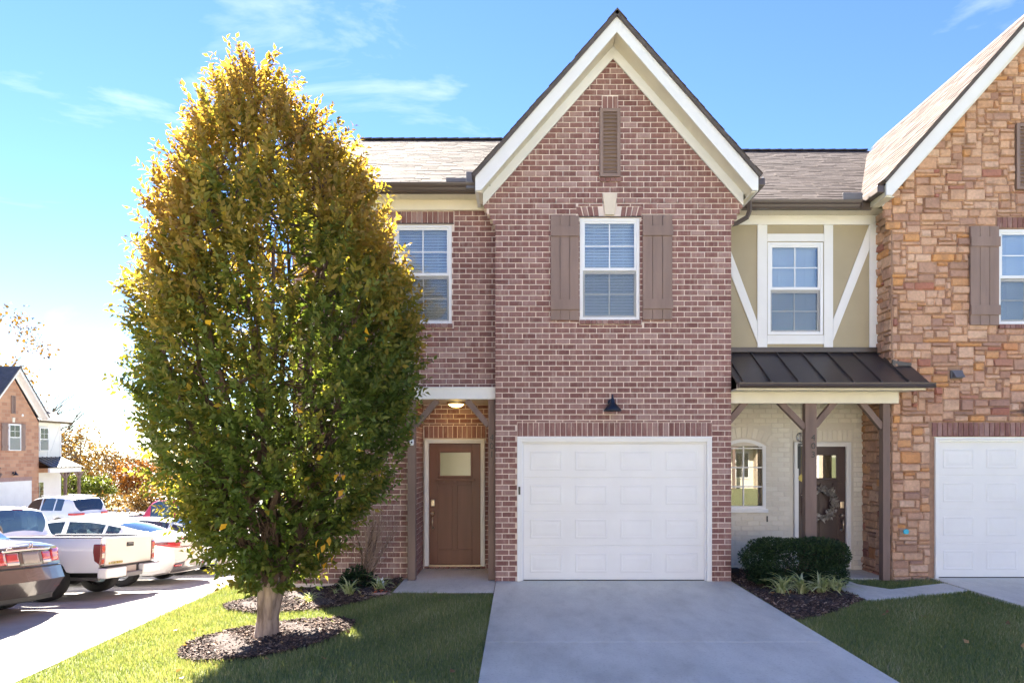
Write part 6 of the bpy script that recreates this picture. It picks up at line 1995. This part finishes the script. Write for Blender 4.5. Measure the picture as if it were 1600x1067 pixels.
# ------------------------------------------------------------------ houses further off
def plain_townhouse(name, label, loc, rz, wall, side='white', group=None):
    """three-sided shell: gabled block with garage, recessed right part over a porch; front towards local -y"""
    h = thing(name, label, 'townhouse', loc, rz, group, local=True)
    m = MB(); m.box(-2.06, 2.06, 0, 8, -.6, 5.6); m.prism_xz([(-2.06, 5.6), (2.06, 5.6), (0, 8.05)], 0.0, 4.6); m.build('stone_wall', wall, h)
    sl = 1.13
    for s in (-1, 1):
        m = MB(); m.prism_xz([(0, 8.6), (s * 2.36, 8.6 - sl * 2.36), (s * 2.36, 8.6 - sl * 2.36 - .2), (0, 8.4 - .03)], -.40, -.37); m.build('barge_board', 'white', h)
        m = MB(); m.prism_xz([(0, 8.42), (s * 2.2, 8.42 - sl * 2.2), (s * 2.2, 8.2 - sl * 2.2), (0, 8.2)], -.035, -.005); m.build('frieze_board', 'white', h)
        m = MB(); m.add([(0, -.385, 8.40), (s * 2.34, -.385, 8.40 - sl * 2.34), (s * 2.34, -.02, 8.40 - sl * 2.34), (0, -.02, 8.40)], [(0, 1, 2, 3)]); m.build('rake_soffit', 'white', h)
    m = MB(); a = math.atan(sl); c_, s_ = math.cos(a), math.sin(a)
    for s in (-1, 1): slope_slab(m, (-s * 2.42, -.44, 8.67 - sl * 2.42), (0, 1, 0), (s * c_, 0, s_), 5.2, 2.42 / c_, .06)
    m.build('gable_roof', 'far_roof', h)
    m = MB(); m.box(2.06, 4.7, .45, 8, -.6, 5.62); m.build('side_wall', side, h)
    m = MB(); a = math.atan(.6)
    for y0, s in ((.05, 1), (9.0, -1)): slope_slab(m, (-2.2, y0, 5.74), (1, 0, 0), (0, s * math.cos(a), math.sin(a)), 7.2, 4.5 / math.cos(a), .07)
    m.prism_xz([(4.66, 5.62), (4.72, 5.62), (4.72, 5.66), (4.66, 5.66)], .45, 8.2)
    m.build('main_roof', 'far_roof', h)
    m = MB(); m.add([(4.69, .5, 5.62), (4.69, 8, 5.62), (4.69, 4.5, 8.3)], [(0, 1, 2)]); m.build('end_gable', side, h)
    gutter(h, 2.0, 5.05, .05, 5.74); m = MB(); m.tube([(4.9, .0, 5.66), (4.9, .05, 5.5), (4.72, .38, 5.36), (4.72, .42, 5.2)], .045, 6); m.build('downspout', 'gutter', h)
    m = MB(); m.box(2.06, 5.0, .06, .45, 5.6, 5.63); m.build('eave_soffit', 'white', h)
    window(h, -.45, .45, 3.92, 5.42, -.15, slats=False, shade=True, screen=True)
    for s in (-1, 1): shutter(h, s * .68 - .22, s * .68 + .22, 3.92, 5.44, -.03)
    louvre_vent(h, -.16, .16, 6.0, 7.0, -.01, 8)
    m = MB(); m.prism_xz([(-.07, 5.5), (.07, 5.5), (.10, 5.78), (-.10, 5.78)], -.06, 0); m.build('keystone', 'cream', h)
    jambs(h, -1.42, 1.42, 2.2, -.03, .07, z0=-.1, name='garage_frame')
    garage_door(h, -1.35, 1.35, 2.13, -.02)
    m = MB(); m.box(-1.5, 1.5, -.02, .0, 2.2, 2.42); m.build('brick_lintel', 'brick', h)
    barn_lamp(h, 0, -.01, 2.62)
    m = MB(); m.lathe([(.0, -.03), (.07, -.02), (.08, 0)], (.75, 0, 5.95), 'y', 12); m.build('flood_lamp', 'white', h)
    window(h, 2.62, 3.42, 3.92, 5.35, .30, slats=False, shade=True)
    for x0, x1 in ((2.10, 2.2), (2.46, 2.58), (3.46, 3.58), (4.58, 4.7)):
        m = MB(); m.box(x0, x1, .425, .452, 3.5, 5.55); m.build('trim_board', 'white', h)
    m = MB(); m.prism_xz([(3.6, 3.6), (3.72, 3.6), (4.58, 5.3), (4.58, 5.55)], .428, .452); m.build('trim_board', 'white', h)
    m = MB(); m.box(2.04, 4.75, .44, .46, 2.6, 3.46); m.build('porch_wall', wall, h)
    m = MB(); m.add([(2.04, -.75, 2.95), (5.0, -.75, 2.95), (4.72, .45, 3.55), (2.04, .45, 3.55), (2.04, -.75, 2.9), (5.0, -.75, 2.9), (5.0, .45, 2.9), (2.04, .45, 2.9)], [(0, 1, 2, 3), (4, 7, 6, 5), (0, 4, 5, 1), (1, 5, 6, 2)]); pr0 = m.build('porch_roof', 'dark_metal', h)
    for k in range(7):
        x = 2.2 + .4 * k; m = MB(); m.bar((x, -.75, 2.965), (x - .04 * k * .3, .45, 3.565), .03, .03); m.build('seam', 'dark_metal', pr0)
    m = MB(); m.box(2.04, 4.95, -.68, -.56, 2.62, 2.9); m.build('porch_beam', 'white', h)
    for x in (3.5, 4.8):
        m = MB(); m.box(x - .07, x + .07, -.69, -.55, -.6, 2.62); m.build('porch_post', 'post', h)
        for s in (-1, 1):
            m = MB(); m.bar((x, -.62, 2.2), (x + s * .42, -.62, 2.62), .09, .09, (0, 1, 0)); m.build('porch_brace', 'post', h)
    m = MB(); m.box(2.3, 3.1, .40, .45, .6, 2.1); aw_ = m.build('porch_window', 'vinyl', h)
    m = MB(); m.box(2.37, 2.68, .39, .41, .68, 2.02); m.box(2.72, 3.03, .39, .41, .68, 2.02); m.build('pane', 'car_glass_dark', aw_)
    return h
hz_ = gz(-28, 28)
H0 = plain_townhouse('far_townhouse', 'stone townhouse with white gable beyond the parked cars at the far left', (-28.4, 28.1, -1.86), rad(90), M['stone_far'])
h2 = copy_tree(H0); h2.location = (-28.4, 21.2, -1.80)
tag(h2, 'stone townhouse cut by the left edge, only its eave corner showing')
def opposite(x, first=[None]):
    if first[0] is None:
        first[0] = plain_townhouse('opposite_townhouse', 'tan brick townhouse across the street, mirrored in the porch window', (x, -25.5, -.1), math.pi, 'tan_far', 'cream', 'townhouses across the street'); return
    h = copy_tree(first[0]); h.location = (x, -25.5, -.1)
for x in (8.4, 1.5, -5.4, 15.3, -12.3): opposite(x)

# ------------------------------------------------------------------ street lamp and post
lx, ly = fx(274, 19.5), 19.5; lz = gz(lx, ly)
S_ = thing('street_lamp', 'slim black street lamp among the autumn trees', 'street lamp', (lx, ly, lz))
zt = fz(757, 19.5)
m = MB(); m.lathe([(.11, lz - .05), (.11, lz + .25), (.06, lz + .4), (.05, zt - .4), (.05, zt - .38)], (lx, ly, 0), 'z', 12); m.build('pole', 'black', S_, True)
m = MB(); m.lathe([(.06, zt - .38), (.10, zt - .34), (.14, zt - .10), (.14, zt - .1)], (lx, ly, 0), 'z', 12); m.build('lantern_glass', 'shade', S_, True)
m = MB(); m.lathe([(.17, zt - .10), (.12, zt - .03), (.03, zt), (.0, zt + .05)], (lx, ly, 0), 'z', 12); m.build('lantern_cap', 'black', S_, True)
px_, py_ = fx(246, 18), 18; pz0 = gz(px_, py_)
S_ = thing('marker_post', 'thin dark post left of the red vehicle', 'post', (px_, py_, pz0))
m = MB(); m.bar((px_, py_, pz0 - .1), (px_, py_, fz(780, 18)), .06, .06); m.build('shaft', 'black', S_)
m = MB(); m.box(px_ - .045, px_ + .045, py_ - .045, py_ + .045, fz(780, 18), fz(779, 18) + .03); m.build('post_cap', 'black', S_)

# ------------------------------------------------------------------ background trees
def far_tree(name, label, px, dist, ytop, rad_, matn, n=1500, leaf=.22, squash=1.0, bare=False, low=.25, seed=1):
    y = dist + CAM_Y; x = fx(px, y); z0 = gz(x, y) - .1; zt = fz(ytop, y); H = zt - z0
    t = thing(name, label, 'tree', (x, y, z0))
    r = random.Random(seed); mb = MB(); nd = []
    mb.tube([(x, y, z0), (x + r.gauss(0, .08), y, z0 + H * .3), (x + r.gauss(0, .15), y, z0 + H * .62)], [H * .022 + .03, H * .018 + .02, H * .010 + .01], 7, cap=False)
    tk = mb.build('trunk', 'bare_branch', t, True)
    mb = MB()
    for k in range(12 if bare else 8):
        a = r.uniform(0, 6.283); zb = z0 + H * r.uniform(.28, .62)
        grow(mb, (x, y, zb), (math.cos(a) * .8, math.sin(a) * .8, r.uniform(.5, 1.3)), H * r.uniform(.20, .36), H * .010 + .008, 2 if bare else 1, nd, r, .45, .3, 3, 5, .012)
    mb.build('limbs', 'bare_branch', t, kind='stuff')
    rs = np.random.default_rng(seed)
    nc = max(8, int(n / 60))
    cz = z0 + H * (low + (1 - low) * rs.uniform(.05, .95, nc)); rel = (cz - z0) / H
    prof = np.sin(np.clip((rel - low + .06) / (1.05 - low + .06), 0, 1) * np.pi) ** .7
    ca = rs.uniform(0, 2 * np.pi, nc); cr = rad_ * prof * rs.uniform(.2, 1, nc) ** .6
    cen = np.stack([x + cr * np.cos(ca), y + cr * np.sin(ca), cz], 1)
    pos = np.repeat(cen, max(1, n // nc), 0); k = len(pos)
    pos = pos + rs.normal(size=(k, 3)) * np.array([.26, .26, .18]) * rad_ * .75
    d = rs.normal(size=(k, 3)); ln = rs.uniform(.6, 1.2, k) * leaf
    tint = np.clip(rs.normal(.5, .24, k) + .2 * (pos[:, 2] - z0) / H - .1, 0, 1)
    me = leaves_mesh('crown', pos, d, ln, ln * .7, tint, matn, off=t.location)
    mesh_obj('crown', me, t, kind='stuff')
TL = [
 ('maple_tree', 'golden tree behind the far stone house, a bare limb reaching right', 122, 50, 664, 2.0, 'bg_gold', 1500, .24),
 ('maple_tree', 'orange tree between the suv and the street lamp', 214, 50, 724, 1.7, 'bg_orange', 1700, .20),
 ('maple_tree', 'pale golden tree left of the street lamp', 258, 56, 738, 1.8, 'bg_gold', 1400, .22),
 ('young_tree', 'lime green tree right of the far porch', 112, 47, 738, 1.3, 'bg_green', 1300, .2),
 ('young_tree', 'bright green tree behind the white suv roof', 150, 48, 744, 1.3, 'bg_green', 1300, .2),
 ('oak_tree', 'brown leaved oak standing behind the orange tree', 190, 68, 718, 2.6, 'bg_brown', 1500, .3),
 ('oak_tree', 'russet oak in the wood behind the street lamp', 240, 72, 722, 3.0, 'bg_brown', 1500, .3),
 ('oak_tree', 'golden brown oak at the edge of the round tree', 290, 70, 726, 3.0, 'bg_gold', 1400, .3),
 ('maple_tree', 'orange tree just left of the round tree', 282, 62, 742, 1.8, 'bg_orange', 1300, .24),
 ('oak_tree', 'brown tree low behind the golden tree', 158, 74, 712, 2.8, 'bg_brown', 1400, .3),
 ('pine_tree', 'dark green pine peeking out beside the far house', 92, 52, 690, 1.1, 'bg_pine', 1200, .2),
 ('maple_tree', 'small pale golden tree behind the suv', 236, 44, 766, 1.3, 'bg_gold', 1000, .18),
 ('oak_tree', 'brown oak hidden behind the round tree', 350, 70, 720, 3.2, 'bg_brown', 1300, .3),
 ('oak_tree', 'golden oak hidden behind the round tree', 410, 72, 715, 3.2, 'bg_gold', 1300, .3),
]
for i, a in enumerate(TL): far_tree(*a[:7], int(a[7] * 1.8), a[8], seed=20 + i)
far_tree('bare_tree', 'nearly leafless tall tree behind the gable of the far house', 66, 58, 592, 2.6, 'bg_gold', 110, .3, bare=True, seed=3)
far_tree('tall_tree', 'tall yellow leaved tree reaching in at the left edge', -22, 46, 480, 3.0, 'bg_gold', 900, .32, low=.5, seed=6)
# scrub at the foot of the wood
rs = np.random.default_rng(77)
n = 9000
x = rs.uniform(-48, -14, n); y = rs.uniform(34, 44, n)
pos = np.stack([x, y, np.array([gz(a, b) for a, b in zip(x, y)]) + rs.uniform(0, 1.5, n) * (.6 + .4 * np.sin(x * 1.1))], 1)
ln = rs.uniform(.15, .3, n)
me = leaves_mesh('undergrowth', pos, rs.normal(size=(n, 3)), ln, ln * .6, np.clip(rs.normal(.6, .25, n), 0, 1), 'bg_gold')
tag(mesh_obj('undergrowth', me), kind='stuff')
